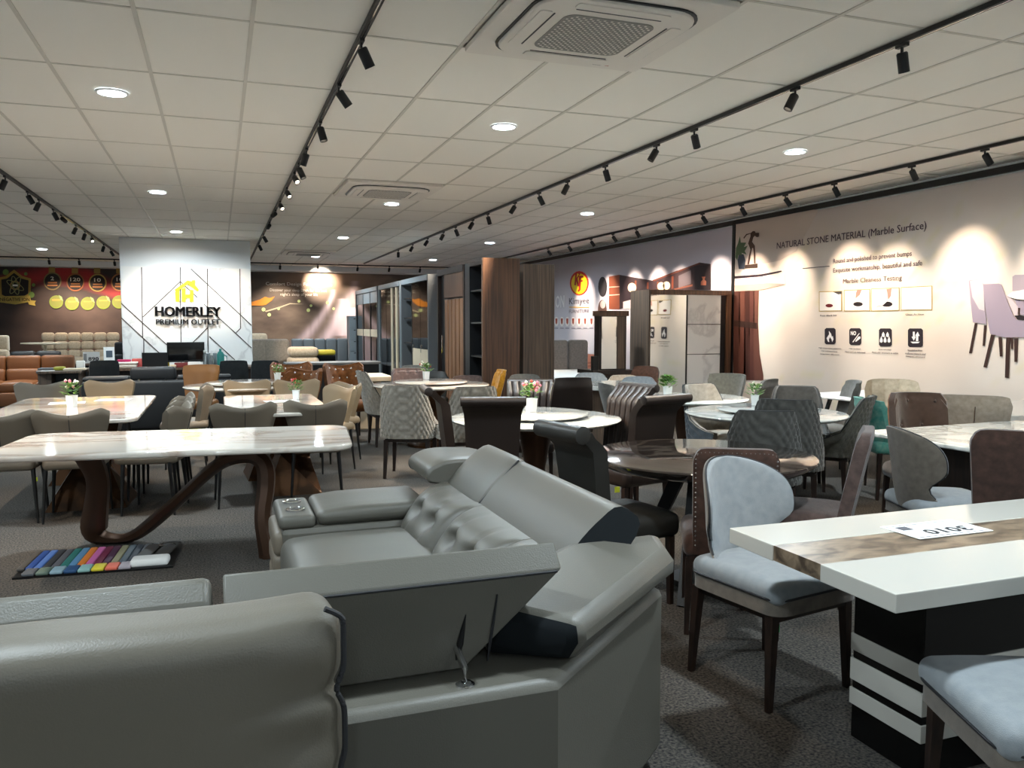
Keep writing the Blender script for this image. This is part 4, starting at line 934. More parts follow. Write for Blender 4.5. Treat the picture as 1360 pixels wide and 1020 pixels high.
round_table(2.45, 9.75, .72, 'round marble table with turntable between the quilted chairs and wardrobes', 'marble', .45, 'copper')
round_table(2.35, 5.98, .68, 'glossy round marble table with turntable among the dark leather chairs', 'marble_grey', .42)
dk = thing('round_dining_table', 'dark brown glossy stone round table on splayed black legs', 'table', (2.57, 3.95, 0), 0, 'round dining tables')
MB().lathe([(.50, .69), (.56, .70), (.615, .735), (.63, .75), (.626, .757), (.615, .76)], 72).build('table_top', 'marble_dark', dk)
MB().lathe([(.14, .66), (.30, .692)], 24).build('top_mount', 'black_metal', dk)
for k in range(4):
    a = PI/4+k*PI/2; MB().tube([(.40*math.cos(a), .40*math.sin(a), 0), (.10*math.cos(a), .10*math.sin(a), .69)], [.04, .055], 4).build('leg', 'black_metal', dk, False)
MB().lathe([(.17, .02), (.17, .05)], 20).build('floor_ring', 'black_metal', dk)
B('price_tag', 'tag_yellow', dk, (-.60, -.57, -.1, -.098, .60, .63))
round_table(4.30, 5.67, .66, 'pale round table with turntable between quilted chairs near the stone poster', 'marble_grey', .40)
round_table(4.42, 7.1, .62, 'small pale round table with green plant before the marble wardrobe door', 'marble_grey')
def rect_table(cx, cy, hx, hy, rz, label, top='marble', r=.06, thick=.03, z=.76, bev=.008):
    t = thing('dining_table', label, 'table', (cx, cy, 0), rz, 'rectangular dining tables')
    MB().prism(rrect(hx, hy, r, 8), z-thick, z).build('table_top', top, t, True, bev); return t
t1 = rect_table(-.22, 5.60, 1.04, .53, R(-6), 'long white marble table on a flowing bronze ribbon leg, front left', r=.16, thick=.035, bev=.012)
rp = [(-.70,.33,.715),(-.66,.35,.62),(-.60,.36,.46),(-.63,.38,.26),(-.66,.40,.10),(-.62,.41,.05),(-.50,.41,.028),(-.40,.39,.05),(-.28,.33,.14),(-.06,.22,.34),(.12,.12,.52),(.24,.05,.61),(.34,0,.645),(.44,-.04,.645),(.50,-.07,.58),(.50,-.10,.44),(.47,-.14,.26),(.50,-.17,.10),(.52,-.18,.0)]
rw = [.10, .085, .072, .080, .095, .05, .026, .04, .05, .043, .043, .048, .055, .055, .06, .058, .052, .062, .072]
for _ in range(2):
    Q, Wd = [Vector(rp[0])], [rw[0]]
    for i in range(len(rp)-1):
        p0, p1 = Vector(rp[i]), Vector(rp[i+1]); Q += [p0*.75+p1*.25, p0*.25+p1*.75]; Wd += [rw[i]*.75+rw[i+1]*.25, rw[i]*.25+rw[i+1]*.75]
    rp, rw = Q+[Vector(rp[-1])], Wd+[rw[-1]]
MB().tube(rp, rw, 8, ry=[.058]*len(rp), up=(.15, 1, 0)).build('ribbon_leg', 'bronze', t1)
t2 = rect_table(-1.22, 8.08, .60, 1.14, 0, 'long marble table with chamfered corners at left, potted flower on it', r=.14)
def facets(t, x, y, s=1.0, m='copper'):
    q = MB(); q.v = [(x-.30*s,y-.28,0),(x+.30*s,y-.28,0),(x+.34*s,y+.28,0),(x-.34*s,y+.28,0),(x-.10,y-.12,.34),(x+.16,y-.06,.30),(x+.10,y+.12,.34),(x-.14,y+.10,.30),(x-.26*s,y-.24,.72),(x+.26*s,y-.24,.72),(x+.26*s,y+.24,.72),(x-.26*s,y+.24,.72)]
    q.f = [(3,2,1,0),(0,1,4),(1,5,4),(1,2,5),(2,6,5),(2,3,6),(3,7,6),(3,0,7),(0,4,7),(4,5,9),(4,9,8),(5,6,10),(5,10,9),(6,7,11),(6,11,10),(7,4,8),(7,8,11),(8,9,10,11)]
    return q.build('faceted_pedestal', m, t, False)
facets(t2, .18, -.55); facets(t2, .0, .65)
t3 = rect_table(.47, 7.9, .44, .95, R(0), 'square-ended marble table with red potted flower in the middle of the left group', r=.10)
facets(t3, .12, -.35, .8); facets(t3, 0, .45, .8)
t10 = rect_table(5.0, 3.95, .80, .55, R(3), 'grey-white marble table beside the brown and beige chairs', 'marble_grey', .03)
B('pedestal', 'wood_dark', t10, (-.45, .45, -.2, .2, 0, .728), bevel=.01)
t11 = thing('dining_table', 'white table with brown stone inlay and striped black pedestal, front right', 'table', (2.75, 2.07, 0), 0, 'rectangular dining tables')
MB().prism([(-1.02,.155),(1.0,.155),(1.0,.40),(-1.02,.40)], .705, .76).build('top_slab', 'cream_stone', t11, False, .003)
MB().prism([(-1.02,-.375),(1.0,-.375),(1.0,-.075),(-1.02,-.075)], .705, .76).build('top_slab', 'cream_stone', t11, False, .003)
MB().prism([(-1.015,-.0745),(1.0,-.0745),(1.0,.1545),(-1.015,.1545)], .707, .758).build('stone_inlay', 'marble_brown', t11, False)
B('pedestal', 'stone_black', t11, (-.615, .70, -.10, .21, 0, .705), bevel=.004)
for z0, z1 in ((.125, .185), (.215, .295), (.325, .385)): B('pedestal_stripe', 'cream_stone', t11, (-.621, .706, -.106, .216, z0, z1), bevel=.002)
t12 = rect_table(6.35, 6.75, .55, .40, R(8), 'small white table with angled black legs below the stone poster', 'white_lacquer', .02, .025)
for sx in (-1, 1):
    for sy in (-1, 1): MB().tube([(sx*.45, sy*.30, 0), (sx*.25, sy*.2, .735)], .022, 4).build('leg', 'black_metal', t12, False)
t13 = rect_table(6.75, 5.25, .75, .45, R(4), 'white table at the right edge near the mural wall', 'cream_stone', .04, .05)
B('pedestal', 'white_lacquer', t13, (-.4, .4, -.2, .2, 0, .71), bevel=.01)
t14 = rect_table(4.55, 9.1, .42, .45, R(3), 'white marble table with grey edge in front of the dressing mirror', 'marble_grey', .12, .05)
B('pedestal', 'wood_grey', t14, (-.22, .22, -.2, .2, 0, .71), bevel=.01)
t16 = rect_table(1.97, 11.8, .34, .45, 0, 'cream table with thick edge by the mirrored wardrobes', 'cream_lacquer', .05, .07)
B('pedestal', 'cream_lacquer', t16, (-.2, .2, -.25, .25, 0, .69), bevel=.01)
# things lying on the tables
sgn = thing('price_sheet', 'white price sheet printed 3010 lying on the inlaid table', 'paper sign', (2.42, 2.20, .7605), R(180), 'price sheets')
MB().prism([(-.17,-.09),(.17,-.09),(.17,.09),(-.17,.09)], 0, .002).build('sheet', 'paper', sgn, False)
text('lettering', '3010', 'ink', sgn, (-.12, .0, .003), (1, 0, 0), (0, 1, 0), .20, .06, .0004, .02)
B('code_patch', pmat('55555a'), sgn, (.085, .135, -.06, -.015, .002, .0028)); B('border_line', 'ink', sgn, (-.16, .16, -.075, -.071, .002, .0026)); B('border_line', 'ink', sgn, (-.16, .16, .074, .078, .002, .0026))
for i, (x, y, rz, lab) in enumerate(((-1.35, 8.55, 5, 'white paper sheet beside the flower pot on the left marble table'), (-.98, 8.75, -8, 'yellowish paper slip on the left marble table'), (.55, 8.05, 10, 'paper sheet under the red flower on the marble table'))):
    o = MB().box((0, 0, 0), (.30, .21, .002)).build('paper_sheet', 'paper', None, False); o.location = (x, y, .7612); o.rotation_euler.z = R(rz); tag(o, lab, 'paper')
pot_me = MB().lathe([(.036, 0), (.044, .085), (.048, .09), (.042, .09), (.040, .08)], 4).mesh('pot', 'pot_white', False)
def plant(x, y, z, label, petals, n=70, h=.10, r=.075, s=1.0, rnd=False):
    t = thing('potted_plant', label, 'plant', (x, y, z), random.random(), 'small potted plants'); t.scale = (s, s, s)
    obj('pot', pot_me, t)
    q = MB()
    for k in range(n):
        a = random.random()*2*PI; e = random.random()**.7; rr = r*math.sqrt(1-(e*.8)**2)*random.uniform(.4, 1)
        p = Vector((rr*math.cos(a), rr*math.sin(a), .085+h*e)); d = Vector((math.cos(a), math.sin(a), random.uniform(-.1, .9))).normalized(); sd = d.cross(Vector((0, 0, 1))).normalized()*.012
        q.add([p-d*.02, p+sd+Vector((0, 0, .004)), p+d*.028, p-sd+Vector((0, 0, .004))], [(0, 1, 2, 3)])
    o = q.build('foliage', 'leaf', t, False); o['kind'] = 'stuff'
    for m, cnt in petals:
        for k in range(cnt):
            a = random.random()*2*PI; rr = r*random.uniform(.2, .95)
            MB().add(*octa(.0125), Matrix.Translation((rr*math.cos(a), rr*math.sin(a), .10+h*random.uniform(.45, 1.05)))).build('blossom', m, t)
    return t
PP = [('petal_pink', 7), ('petal_white', 6)]
plant(-1.25, 8.15, .76, 'white pot of mauve and white flowers on the left marble table', [('petal_pink', 5), ('petal_white', 8)], s=1.15)
plant(.70, 8.2, .76, 'white pot with red flowers on the square-ended marble table', [('petal_red', 6), ('petal_pink', 4)])
plant(.68, 10.55, .80, 'white flower pot on the turntable near the rust velvet chairs', [('petal_white', 5), ('petal_pink', 3)])
plant(2.45, 10.0, .80, 'white pot of orange and white flowers near the wardrobes', [('petal_red', 4), ('petal_white', 8)], s=1.1)
plant(2.33, 6.02, .80, 'white pot of salmon flowers on the glossy round table', [('petal_pink', 9), ('petal_red', 3), ('petal_white', 4)], s=1.2)
plant(4.33, 5.85, .80, 'white and green flower pot on the pale round table', [('petal_white', 9)], s=1.0)
plant(4.30, 7.25, .76, 'round green bush plant against the marble wardrobe door', [], n=160, s=1.15, r=.085)
# fabric swatch board on the carpet
sw = thing('fabric_swatch_book', 'fan of colourful fabric swatches with dark cover cards on the carpet', 'swatch book', (-.72, 5.62, 0), R(-4))
B('board', 'black_plastic', sw, (-.44, .44, -.26, .28, 0, .012))
cols = ['4a4642','24407a','3f5f9a','22262c','5f5c60','2f7268','5a86a8','d0782c','c0629a','6b1f3c','4a2a40','8a8466','4f5a62','3a414a','7b7f84','6f7377']
for k, c in enumerate(cols):
    pmat(c); x = -.43+.047*k
    MB().rbox((x, .06, .022), (.046, .40, .022), .010, 2, (1, 3, 1)).build('swatch', 'print_'+c, sw)
for k, c in enumerate(['55585c','5a6a60','8da6b0','2f5078','8cb4b0','d9c83a','e0705a','a9a0a8']):
    pmat(c); MB().rbox((-.36+.075*k, -.20, .022), (.07, .12, .02), .008, 2).build('swatch', 'print_'+c, sw)
for x, y, w in ((.36, .06, .10), (.27, .02, .10)):
    o = MB().box((x, y, .04), (w, .32, .012), R(-8)).build('cover_card', pmat('4a4846'), sw, False)
MB().rbox((.30, -.18, .035), (.22, .12, .05), .02, 3).build('white_sample', 'paper', sw)
MB().tube([(.36+.05*math.cos(a), .12+.03*math.sin(a), .05) for a in [k*PI/6 for k in range(10)]], .004, 6).build('hook', 'chrome', sw)
# ---------------------------------------------------------------- wardrobes on the right of the middle aisle (fronts face left)
FX = 3.6
def wardrobe(label, y0, y1, frame, side, depth=.6, h=2.4):
    t = thing('wardrobe', label, 'wardrobe', (FX+depth/2, (y0+y1)/2, 0), 0, 'display wardrobes')
    BW('side_panel', side, t, (FX, FX+depth, y0, y0+.05, 0, h)); BW('side_panel', side, t, (FX, FX+depth, y1-.05, y1, 0, h))
    BW('top_panel', frame, t, (FX-.01, FX+depth, y0+.05, y1-.05, h-.10, h)); BW('plinth', frame, t, (FX, FX+depth, y0+.05, y1-.05, 0, .08)); BW('back_panel', 'wardrobe_dark', t, (FX+depth-.02, FX+depth-.002, y0+.05, y1-.05, .08, h-.10))
    return t
t = wardrobe('farthest grey wardrobe with mirrored doors crossed by a cream band', 19.55, 22.85, 'wardrobe_light', 'wardrobe_grey')
for k in range(3):
    a = 19.62+k*1.07; d = BW('door', 'dark_mirror', t, (FX+.03, FX+.055, a, a+.98, .09, 2.29)); BW('door_band', 'cream_lacquer', t, (FX+.02, FX+.03, a, a+.98, 1.18, 1.36)); BW('top_door_panel', 'wardrobe_light', t, (FX+.02, FX+.03, a, a+.98, 2.02, 2.29)); BW('door_stile', 'wardrobe_dark', t, (FX+.015, FX+.06, a+.985, a+1.06, .09, 2.29))
t = wardrobe('grey wardrobe with dark mirrored doors and two cream vertical strips', 16.95, 19.4, 'wardrobe_light', 'wardrobe_light')
for k in range(3): a = 17.02+k*.79; BW('door', 'dark_mirror', t, (FX+.03, FX+.055, a, a+.76, .09, 2.29))
for y in (17.35, 17.85): BW('cream_strip', 'cream_lacquer', t, (FX+.005, FX+.03, y, y+.10, .09, 2.29))
t = wardrobe('dark grey wardrobe with black glass doors above cream lower panels', 14.5, 16.85, 'wardrobe_light', 'wardrobe_grey')
for k in range(2):
    a = 14.58+k*.68; BW('glass_door', 'dark_mirror', t, (FX+.03, FX+.055, a, a+.66, 1.03, 2.29)); BW('lower_panel', 'cream_lacquer', t, (FX+.03, FX+.055, a, a+.66, .09, 1.02)); BW('handle', 'chrome', t, (FX+.015, FX+.03, a+.6, a+.62, .95, 1.1))
BW('open_shelf_side', 'wardrobe_dark', t, (FX+.03, FX+.5, 15.96, 16.0, .09, 2.29))
for z in (.6, 1.1, 1.6, 2.0): BW('shelf', 'wardrobe_dark', t, (FX+.05, FX+.5, 16.02, 16.78, z, z+.025))
t = wardrobe('brown wardrobe with a vertical wooden slat door', 12.2, 13.85, 'wood_dark', 'wood_dark', h=2.42)
BW('upper_panel', 'wood_mid', t, (FX+.005, FX+.03, 12.28, 13.4, 1.93, 2.32)); BW('door_back', 'wardrobe_dark', t, (FX+.06, FX+.08, 12.28, 13.78, .09, 2.32))
M('wood_slat', '94694a', .5, col2='6b4931', scale=4, stretch=(9, 9, .4), detail=5, ramp=(.3, .7))
for k in range(5): y = 12.30+k*.225; BW('slat', 'wood_slat', t, (FX+.01, FX+.045, y, y+.17, .10, 1.90))
for z in (.45, .8, 1.15): BW('slat_rail', 'wood_mid', t, (FX+.045, FX+.06, 12.28, 13.4, z, z+.05))
BW('handle', 'chrome', t, (FX-.01, FX+.005, 13.5, 13.53, 1.0, 1.3))
t = thing('open_shelf_unit', 'tall shelf unit with grey back and black upright, ending in a wood side panel', 'shelf unit', (FX+.27, 11.5, 0), 0)
BW('upright', 'wardrobe_dark', t, (FX, FX+.55, 11.9, 12.15, 0, 2.42)); BW('end_panel', 'wood_mid', t, (3.48, 4.03, 10.87, 10.93, 0, 2.42)); BW('back_panel', 'wardrobe_light', t, (4.0, 4.03, 10.93, 11.9, 0, 2.42)); BW('top_panel', 'wood_dark', t, (FX, 4.0, 10.93, 11.9, 2.36, 2.42))
for z in (.1, .55, 1.0, 1.5, 1.98): BW('shelf', 'wardrobe_dark', t, (FX+.02, 4.0, 10.93, 11.9, z, z+.025))
BW('front_strip', 'cream_lacquer', t, (FX-.01, FX+.02, 10.94, 10.99, 0, 1.98))
t = thing('tall_cabinet', 'tall cabinet with grey-brown ribbed wood end panel', 'cabinet', (4.6, 12.2, 0), 0)
BW('body', 'wood_grey', t, (4.36, 4.83, 11.58, 13.0, 0, 2.40)); BW('end_panel', 'wood_grey', t, (4.34, 4.85, 11.55, 11.58, 0, 2.40))
t = thing('drawer_tower', 'slim grey drawer tower beside the far wardrobe', 'cabinet', (3.25, 23.3, 0), 0)
xa, xb = ony(464, 430, 23).x, ony(480, 430, 23).x
BW('body', 'wardrobe_light', t, (xa, xb, 23.02, 23.5, 0, 1.72))
for k in range(5): BW('drawer_front', 'wardrobe_light', t, (xa+.02, xb-.02, 23.0, 23.02, .1+k*.32, .1+k*.32+.30)); BW('handle', 'black_metal', t, ((xa+xb)/2-.05, (xa+xb)/2+.05, 22.99, 23.0, .35+k*.32, .37+k*.32))
# mirrored wardrobe by the right wall
t = thing('wardrobe', 'wood-framed wardrobe with one mirror door and one marble panel door', 'wardrobe', (7.07, 11.5, 0), 0, 'display wardrobes')
x0, x1, y0, y1, h = 6.29, 7.80, 11.2, 11.8, 2.03
BW('side_panel', 'wood_grey', t, (x0, x0+.03, y0, y1, 0, h)); BW('side_panel', 'wood_mid', t, (x1-.09, x1, y0, y1, 0, h)); BW('top_panel', 'wood_mid', t, (x0+.03, x1-.09, y0-.01, y1, h-.075, h)); BW('back_panel', 'wardrobe_dark', t, (x0+.03, x1-.09, y1-.03, y1, 0, h-.075)); BW('plinth', 'wardrobe_dark', t, (x0+.03, x1-.09, y0+.02, y0+.1, 0, .06))
BW('mirror_door', 'mirror', t, (x0+.035, 6.96, y0, y0+.03, .06, h-.08)); BW('door_stile', 'black_metal', t, (6.96, 6.985, y0-.005, y0+.03, .06, h-.08)); BW('door_stile', 'black_metal', t, (7.60, 7.70, y0+.02, y0+.05, .06, h-.08))
for k in range(4): BW('marble_door_panel', 'marble_wall', t, (6.99, 7.595, y0, y0+.03, .07+.475*k, .07+.475*k+.465))
# dressing table with mirror
t = thing('dressing_table', 'dark dressing table with tall mirror and wood side panel', 'dressing table', (5.75, 11.7, 0), 0)
BW('mirror_back', 'wood_dark', t, (5.55, 6.02, 11.42, 11.60, .78, 1.62)); BW('cornice', 'wood_mid', t, (5.53, 6.04, 11.38, 11.62, 1.62, 1.70)); BW('mirror', 'mirror', t, (5.58, 5.84, 11.40, 11.42, .80, 1.61)); BW('wood_panel', 'wood_grey', t, (5.85, 5.98, 11.40, 11.42, .80, 1.61))
BW('counter', 'wood_dark', t, (5.40, 6.15, 11.30, 11.90, .72, .78)); BW('drawer_body', 'wood_mid', t, (5.44, 6.11, 11.36, 11.88, 0, .72)); BW('drawer_front', 'wood_dark', t, (5.47, 6.08, 11.335, 11.36, .45, .70)); BW('side_rack', 'black_metal', t, (5.41, 5.50, 11.34, 11.42, .78, 1.0))
# bed with grey headboard behind the tall cabinet
hx = ony(779, 470, 14.4).x
t = thing('bed', 'bed with tall grey channelled headboard near the mural wall', 'bed', (hx-.85, 13.5, 0), 0, 'display beds')
for k in range(4): x = hx-1.66+k*.42; MB().rbox((x+.205-t.location[0], 14.40-13.5, .62), (.41, .16, 1.14), .06, 3, (2, 1, 2)).build('headboard_channel', 'headboard', t)
MB().rbox((-.02, -.05, .22), (1.66, 1.75, .36), .04, 2).build('bed_base', 'headboard', t); MB().rbox((-.02, -.05, .51), (1.62, 1.75, .24), .07, 3).build('mattress', 'paper', t)
# ---------------------------------------------------------------- back of the store: sofas, beds, counter
def sofa_simple(nm, label, m, x0, x1, y, zt, rz=0, n=3, seat=.44, plinth=0, tuft=None, depth=.9, legm='black_metal', arms=True, grp='display sofas'):
    W = x1-x0; t = thing(nm, label, 'sofa', ((x0+x1)/2, y, plinth), R(rz), grp)
    H = zt-plinth; aw = .18 if arms else 0
    MB().rbox((0, 0, .20), (W-2*aw, depth, .24), .03, 2).build('base', m, t)
    for k in range(n):
        w = (W-2*aw)/n; cx = -W/2+aw+w*(k+.5)
        MB().rbox((cx, -.06, seat-.06), (w-.01, depth-.2, .17), .05, 3, (3, 3, 1), seat_fn(.03)).build('seat_cushion', m, t)
        if tuft:
            for i in range(2):
                for j in range(tuft):
                    hh = (H-seat)/tuft; MB().rbox((cx-w/4+w/2*i, depth/2-.16+.03*j, seat+hh*(j+.5)), (w/2, .2, hh), .075, 3).build('back_pad', m, t)
        else:
            MB().rbox((cx, depth/2-.17, (seat+H*.70)/2+.02), (w-.01, .22, H*.70-seat+.06), .06, 3).build('back_cushion', m, t); MB().rbox((cx, depth/2-.12, H*.85), (w-.01, .18, H*.30), .05, 3).build('headrest', m, t)
    if arms:
        for s in (-1, 1): MB().rbox((s*(W/2-aw/2), 0, .34), (aw, depth, .52), .05, 3).build('arm', m, t)
    for sx in (-1, 1):
        for sy in (-1, 1): MB().tube([(sx*(W/2-.12), sy*(depth/2-.1), 0), (sx*(W/2-.12), sy*(depth/2-.1), .10)], .02, 8).build('foot', legm, t)
    return t
def xs(px, y, Y): return ony(px, y, Y).x
o = B('display_plinth', 'wood_dark', None, (-5.3, -1.9, 23.2, 24.6, 0, .15)); tag(o, 'low dark plinth under the cream tufted sofa', 'plinth')
sofa_simple('tufted_sofa', 'cream button-tufted sofa with wood arms under the printed medals', 'cream_fabric', xs(52, 460, 23.9), xs(157, 460, 23.9), 23.9, 1.27, n=3, plinth=.151, tuft=3, arms=False)
sofa_simple('recliner_sofa', 'beige sofa at the far left edge before the red mural', 'cream_fabric', xs(-60, 455, 21.0), xs(20, 455, 21.0), 21.0, 1.24, n=1)
sofa_simple('leather_sofa', 'brown leather sofa at the left edge facing the viewer', 'leather_sofa_brown', xs(-45, 490, 16.4), xs(96, 490, 16.4), 16.4, .93, n=3, seat=.46, arms=False)
sofa_simple('dark_sofa', 'black sofa standing behind the brown leather sofa', 'leather_navy', xs(5, 470, 18.0), xs(99, 470, 18.0), 18.0, .98, 180, n=2)
sofa_simple('dark_sofa', 'navy sofa beside the left edge of the marble column', 'leather_navy', xs(138, 460, 20.4), xs(190, 460, 20.4), 20.4, 1.08, n=1)
o = MB().lathe([(.02, 0), (.25, .01), (.03, .03), (.03, 1.05), (.45, 1.08), (.45, 1.10), (.44, 1.10)], 24).build('side_table', 'cream_lacquer', None); o.location = (ony(60, 460, 19.5).x, 19.5, 0); tag(o, 'pale round pedestal table behind the black sofa', 'side table')
# navy sectional with its back to the viewer
nx0, nx1, ny = xs(106, 500, 12.2), xs(308, 500, 12.2), 12.2
t = thing('sectional_sofa', 'long navy sofa with raised headrest on chrome pins, seen from behind', 'sofa', ((nx0+nx1)/2, ny+.45, 0), 0, 'display sofas')
W = nx1-nx0
MB().rbox((0, -.28, .38), (W, .30, .68), .05, 3).build('back_frame', 'leather_navy', t); MB().rbox((0, .15, .28), (W, .70, .34), .05, 3).build('seat', 'leather_navy', t)
ha, hb = xs(171, 490, ny)-(nx0+nx1)/2, xs(233, 490, ny)-(nx0+nx1)/2
MB().rbox(((ha+hb)/2, -.26, .80), (hb-ha, .16, .20), .05, 3).build('raised_headrest', 'leather_navy', t); MB().rbox(((-W/2+ha)/2, -.22, .74), (ha+W/2-.02, .28, .07), .03, 3).build('folded_headrest', 'leather_navy', t); MB().rbox(((W/2+hb)/2, -.22, .74), (W/2-hb-.02, .28, .07), .03, 3).build('folded_headrest', 'leather_navy', t)
for px_ in (184, 220): x = xs(px_, 510, ny)-(nx0+nx1)/2; MB().tube([(x, -.40, .66), (x, -.40, .74)], .012, 8).build('hinge_pin', 'chrome', t)
for sx in (-1, 1): MB().tube([(sx*(W/2-.15), -.3, 0), (sx*(W/2-.15), -.3, .05)], .03, 8).build('foot', 'black_metal', t)
# reception counter and the things on it
DY = 14.7
da, db = xs(110, 487, DY), xs(345, 487, DY)
t = thing('reception_counter', 'long dark reception counter in front of the marble column', 'counter', ((da+db)/2, DY+.35, 0))
BW('counter_top', 'wood_grey', t, (da, db, DY, DY+.70, .73, .765)); BW('front_panel', 'wood_dark', t, (da+.05, db-.05, DY+.10, DY+.13, 0, .73)); BW('side_panel', 'wood_dark', t, (da+.05, da+.08, DY+.13, DY+.65, 0, .73)); BW('side_panel', 'wood_dark', t, (db-.08, db-.05, DY+.13, DY+.65, 0, .73))
la, lb = xs(44, 487, DY-.3), xs(109, 487, DY-.3)
t = thing('half_round_desk', 'grey wooden desk with rounded end beside the brown sofa', 'desk', ((la+lb)/2, DY-.05, 0)); w = (lb-la)/2
P = [(-w*.55+w*.45*math.cos(a), .35*math.sin(a)) for a in [PI/2+PI*k/12 for k in range(13)]]+[(w, -.35), (w, .35)]
MB().prism(P, .725, .76).build('desk_top', 'wood_grey', t, True, .004); B('side_panel', 'wood_grey', t, (-w*.85, -w*.30, -.22, .30, 0, .725)); B('back_panel', 'wardrobe_dark', t, (-w*.30, w*.85, .10, .13, 0, .725)); B('side_panel', 'wood_grey', t, (w*.85, w*.92, -.28, .30, 0, .725))
def item(nm, label, cat, px, py, m, dims, z=.766, Y=None, grp=None, r=.01):
    p = ony(px, py, Y or DY+.3); o = MB().rbox((0, 0, dims[2]/2), dims, r, 2).build(nm, m, None); o.location = (p.x, Y or DY+.3, z); return tag(o, label, cat, grp)
mon = thing('monitor', 'black computer monitor on the counter under the logo', 'monitor', (xs(247, 470, DY+.3), DY+.3, .766))
B('screen_case', 'black_plastic', mon, (-.30, .30, 0, .04, .08, .42), bevel=.006); B('screen', 'glass_dark', mon, (-.28, .28, -.003, 0, .11, .40)); B('stand', 'black_plastic', mon, (-.03, .03, .005, .035, .01, .08)); B('foot', 'black_plastic', mon, (-.12, .12, -.06, .10, 0, .012)); B('badge', 'chrome', mon, (-.03, .03, -.004, 0, .088, .100))
lap = thing('laptop', 'black open laptop on the counter left of the monitor', 'laptop', (xs(206, 480, DY+.25), DY+.25, .766)); B('keyboard_base', 'black_plastic', lap, (-.19, .19, 0, .25, 0, .02)); MB().box((0, -.03, .13), (.40, .015, .24)).build('lid', 'black_plastic', lap, False)
item('box', 'small yellow box behind the laptop', 'box', 217, 474, pmat('c8b028'), (.18, .12, .20), Y=DY+.55); item('storage_box', 'grey box behind the clear bottles', 'box', 281, 475, 'wardrobe_light', (.18, .15, .22), Y=DY+.6)
item('bag', 'pink patterned bag on the counter', 'bag', 185, 480, pmat('c25a58'), (.22, .14, .15)); item('bag', 'red snack bags beside the monitor foot', 'bag', 241, 482, pmat('7a3434'), (.22, .10, .08), Y=DY+.12); item('tissue_pack', 'white tissue pack right of the monitor', 'tissue pack', 258, 482, 'paper', (.20, .12, .09), Y=DY+.12); item('cup', 'beige cup left of the monitor foot', 'cup', 230, 484, 'cream_lacquer', (.10, .10, .05), Y=DY+.1, r=.02)
for k in range(4): item('magazine', ['lowest', 'second', 'third', 'topmost'][k]+' magazine in the stack on the counter', 'magazine', 166+k*.6, 486, 'paper' if k % 2 else 'velvet_light', (.36, .26, .025), z=.766+.0255*k, grp='magazines on the counter', Y=DY+.2)
item('ribbon_bundle', 'magenta ribbon bundle on the magazine stack', 'ribbon', 165, 482, pmat('b0285e'), (.20, .10, .04), z=.869, Y=DY+.2)
def bottle(label, px, prof, m, capm, capz):
    x = xs(px, 475, DY+.3); t = thing('bottle', label, 'bottle', (x, DY+.3, .766), 0, 'bottles on the counter'); MB().lathe(prof, 16).build('bottle_body', m, t); MB().lathe([(.022, capz), (.022, capz+.04)], 12).build('cap', capm, t); return t
M('teal_plastic', '2c8f88', .35); M('clear_plastic', 'c9d0d2', .15, trans=.8)
tb = bottle('teal drinking bottle with handle on the counter', 293, [(.055, 0), (.06, .02), (.06, .20), (.045, .24), (.025, .26)], 'teal_plastic', 'teal_plastic', .26); MB().tube([(.05, 0, .20), (.10, 0, .17), (.10, 0, .08), (.058, 0, .05)], .01, 6).build('handle', 'teal_plastic', tb)
bottle('clear plastic bottle left of the grey box', 272, [(.035, 0), (.035, .18), (.015, .24)], 'clear_plastic', 'paper', .24); bottle('clear plastic bottle in front of the grey box', 281, [(.04, 0), (.04, .13), (.015, .19)], 'clear_plastic', 'paper', .19)
LY = DY-.1
item('magazine', 'open yellow magazine propped on the rounded desk', 'magazine', 79, 483, pmat('a39f3c'), (.17, .12, .06), z=.761, Y=LY, r=.03); item('magazine', 'grey magazine under the yellow one on the desk', 'magazine', 68, 485, pmat('6a6a6c'), (.36, .22, .03), z=.761, Y=LY+.24); item('magazine', 'cream magazine lying at the desk edge', 'magazine', 100, 485, 'cream_lacquer', (.32, .24, .03), z=.761, Y=LY); item('paper_sheet', 'white paper on the left end of the desk', 'paper', 63, 487, 'paper', (.18, .12, .008), z=.761, Y=LY-.15, r=.003); item('box', 'pale box on the right end of the desk', 'box', 107, 482, 'paper', (.12, .1, .14), z=.761, Y=LY+.22)
ct = thing('coffee_table', 'low grey table carrying the price card before the tufted sofa', 'table', (xs(120, 480, 19.5), 19.5, 0)); B('table_top', 'wood_grey', ct, (-.75, .75, -.4, .4, .62, .66)); B('pedestal', 'wardrobe_dark', ct, (-.5, .5, -.25, .25, 0, .62))
ps = thing('price_card', 'white price card standing before the tufted sofa', 'price card', (xs(121.5, 475, 19.4), 19.4, .661), 0, 'price sheets')
MB().box((0, 0, .12), (.32, .02, .24)).build('card', 'paper', ps, False); text('lettering', '890', 'ink', ps, (-.06, -.012, .05), (1, 0, 0), (0, 0, 1), .20, .08, .001, .02); B('backing', pmat('9a9a9a'), ps, (-.15, -.09, -.0115, -.010, .03, .20))
ps = thing('price_card', 'white price card tilted beside the counter chair', 'price card', (xs(145, 475, 17.5), 17.5, .0), .5, 'price sheets'); MB().box((0, 0, .90), (.20, .02, .30)).build('card', 'paper', ps, False); MB().tube([(0, 0, 0), (0, 0, .76)], .015, 6).build('stand', 'black_metal', ps); B('printed_lines', pmat('55606a'), ps, (-.06, .06, -.012, -.010, .85, .98))
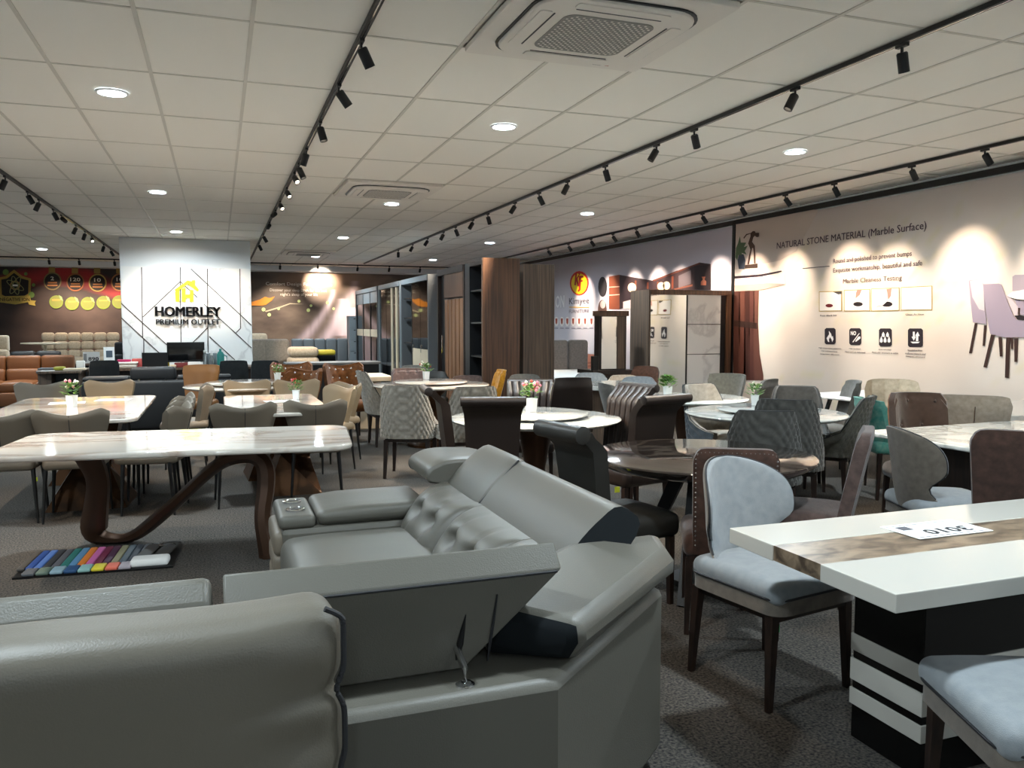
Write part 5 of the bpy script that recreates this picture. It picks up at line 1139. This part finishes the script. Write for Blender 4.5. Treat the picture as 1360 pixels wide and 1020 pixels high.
# beds and cushions right of the column
BY = 20.0
t = thing('bed', 'bed with dark channelled headboard under the waterfall mural', 'bed', (xs(425, 470, 22.0), 21.2, 0), 0, 'display beds')
wa = (xs(465, 470, 22.0)-xs(390, 470, 22.0))/2
for k in range(5): MB().rbox((-wa+wa*2/5*(k+.5), .8, .58), (wa*2/5-.005, .14, 1.06), .05, 3).build('headboard_channel', 'wardrobe_grey', t)
MB().rbox((0, -.15, .25), (wa*2, 1.7, .42), .04, 2).build('bed_base', 'wardrobe_grey', t)
t2b = sofa_simple('modular_sofa', 'grey fabric sofa with loose cushions right of the marble column', 'bed_grey', xs(325, 465, 19.3), xs(386, 465, 19.3), 19.3, .92, n=2, arms=False)
for px, lab in ((338, 'grey square cushion partly hidden by the column'), (366, 'large grey square cushion on the fabric sofa')):
    o = MB().rbox((0, 0, .30), (.62, .20, .56), .08, 3, (4, 1, 4), lambda p, h: (p[0], p[1]*(1.1-.6*max(abs(p[0]/h[0]), abs(p[2]/h[2]))**3), p[2])).build('cushion', 'bed_grey', None); o.location = (xs(px, 460, 19.25), 19.25, .58); o.rotation_euler.x = R(-10); tag(o, lab, 'cushion', 'loose grey cushions')
o = MB().rbox((0, 0, .2), (.5, .2, .38), .08, 3).build('cushion', 'cream_fabric', None); o.location = (xs(342, 450, 22.4), 22.4, .86); tag(o, 'cream headrest cushion lit beside the column edge', 'cushion'); 
o = MB().rbox((0, 0, .43), (.7, .5, .86), .05, 3).build('display_stand', 'bed_grey', None); o.location = (xs(342, 450, 22.4), 22.4, 0); tag(o, 'grey upholstered block under the cream headrest', 'stand')
mt = thing('mattress_stack', 'display stand of two cream folded mattresses beside the rust chairs', 'mattress', (xs(402, 470, 18.6), 18.6, 0)); B('stand', 'wardrobe_dark', mt, (-.35, .35, -.3, .3, 0, .55)); MB().rbox((0, 0, .66), (.66, .6, .22), .09, 3, (3, 3, 1)).build('mattress_roll', 'cream_fabric', mt); MB().rbox((0, 0, .88), (.64, .6, .22), .09, 3, (3, 3, 1)).build('mattress_roll', 'cream_fabric', mt)
bx = thing('display_case', 'small glass case with yellow top beside the mattress stack', 'display case', (xs(432, 470, 18.6), 18.6, 0)); B('case_body', 'glass_dark', bx, (-.2, .2, -.2, .2, 0, .80)); MB().rbox((0, 0, .86), (.42, .42, .12), .05, 3).build('case_top', pmat('b8a838'), bx)
t = thing('low_counter', 'grey low counter behind the rust velvet chairs', 'counter', (xs(440, 487, 16.5), 16.5, 0)); B('counter_top', 'wardrobe_grey', t, (-.9, .95, -.35, .35, .70, .74)); B('body', 'wardrobe_dark', t, (-.85, .9, -.3, .3, 0, .70))
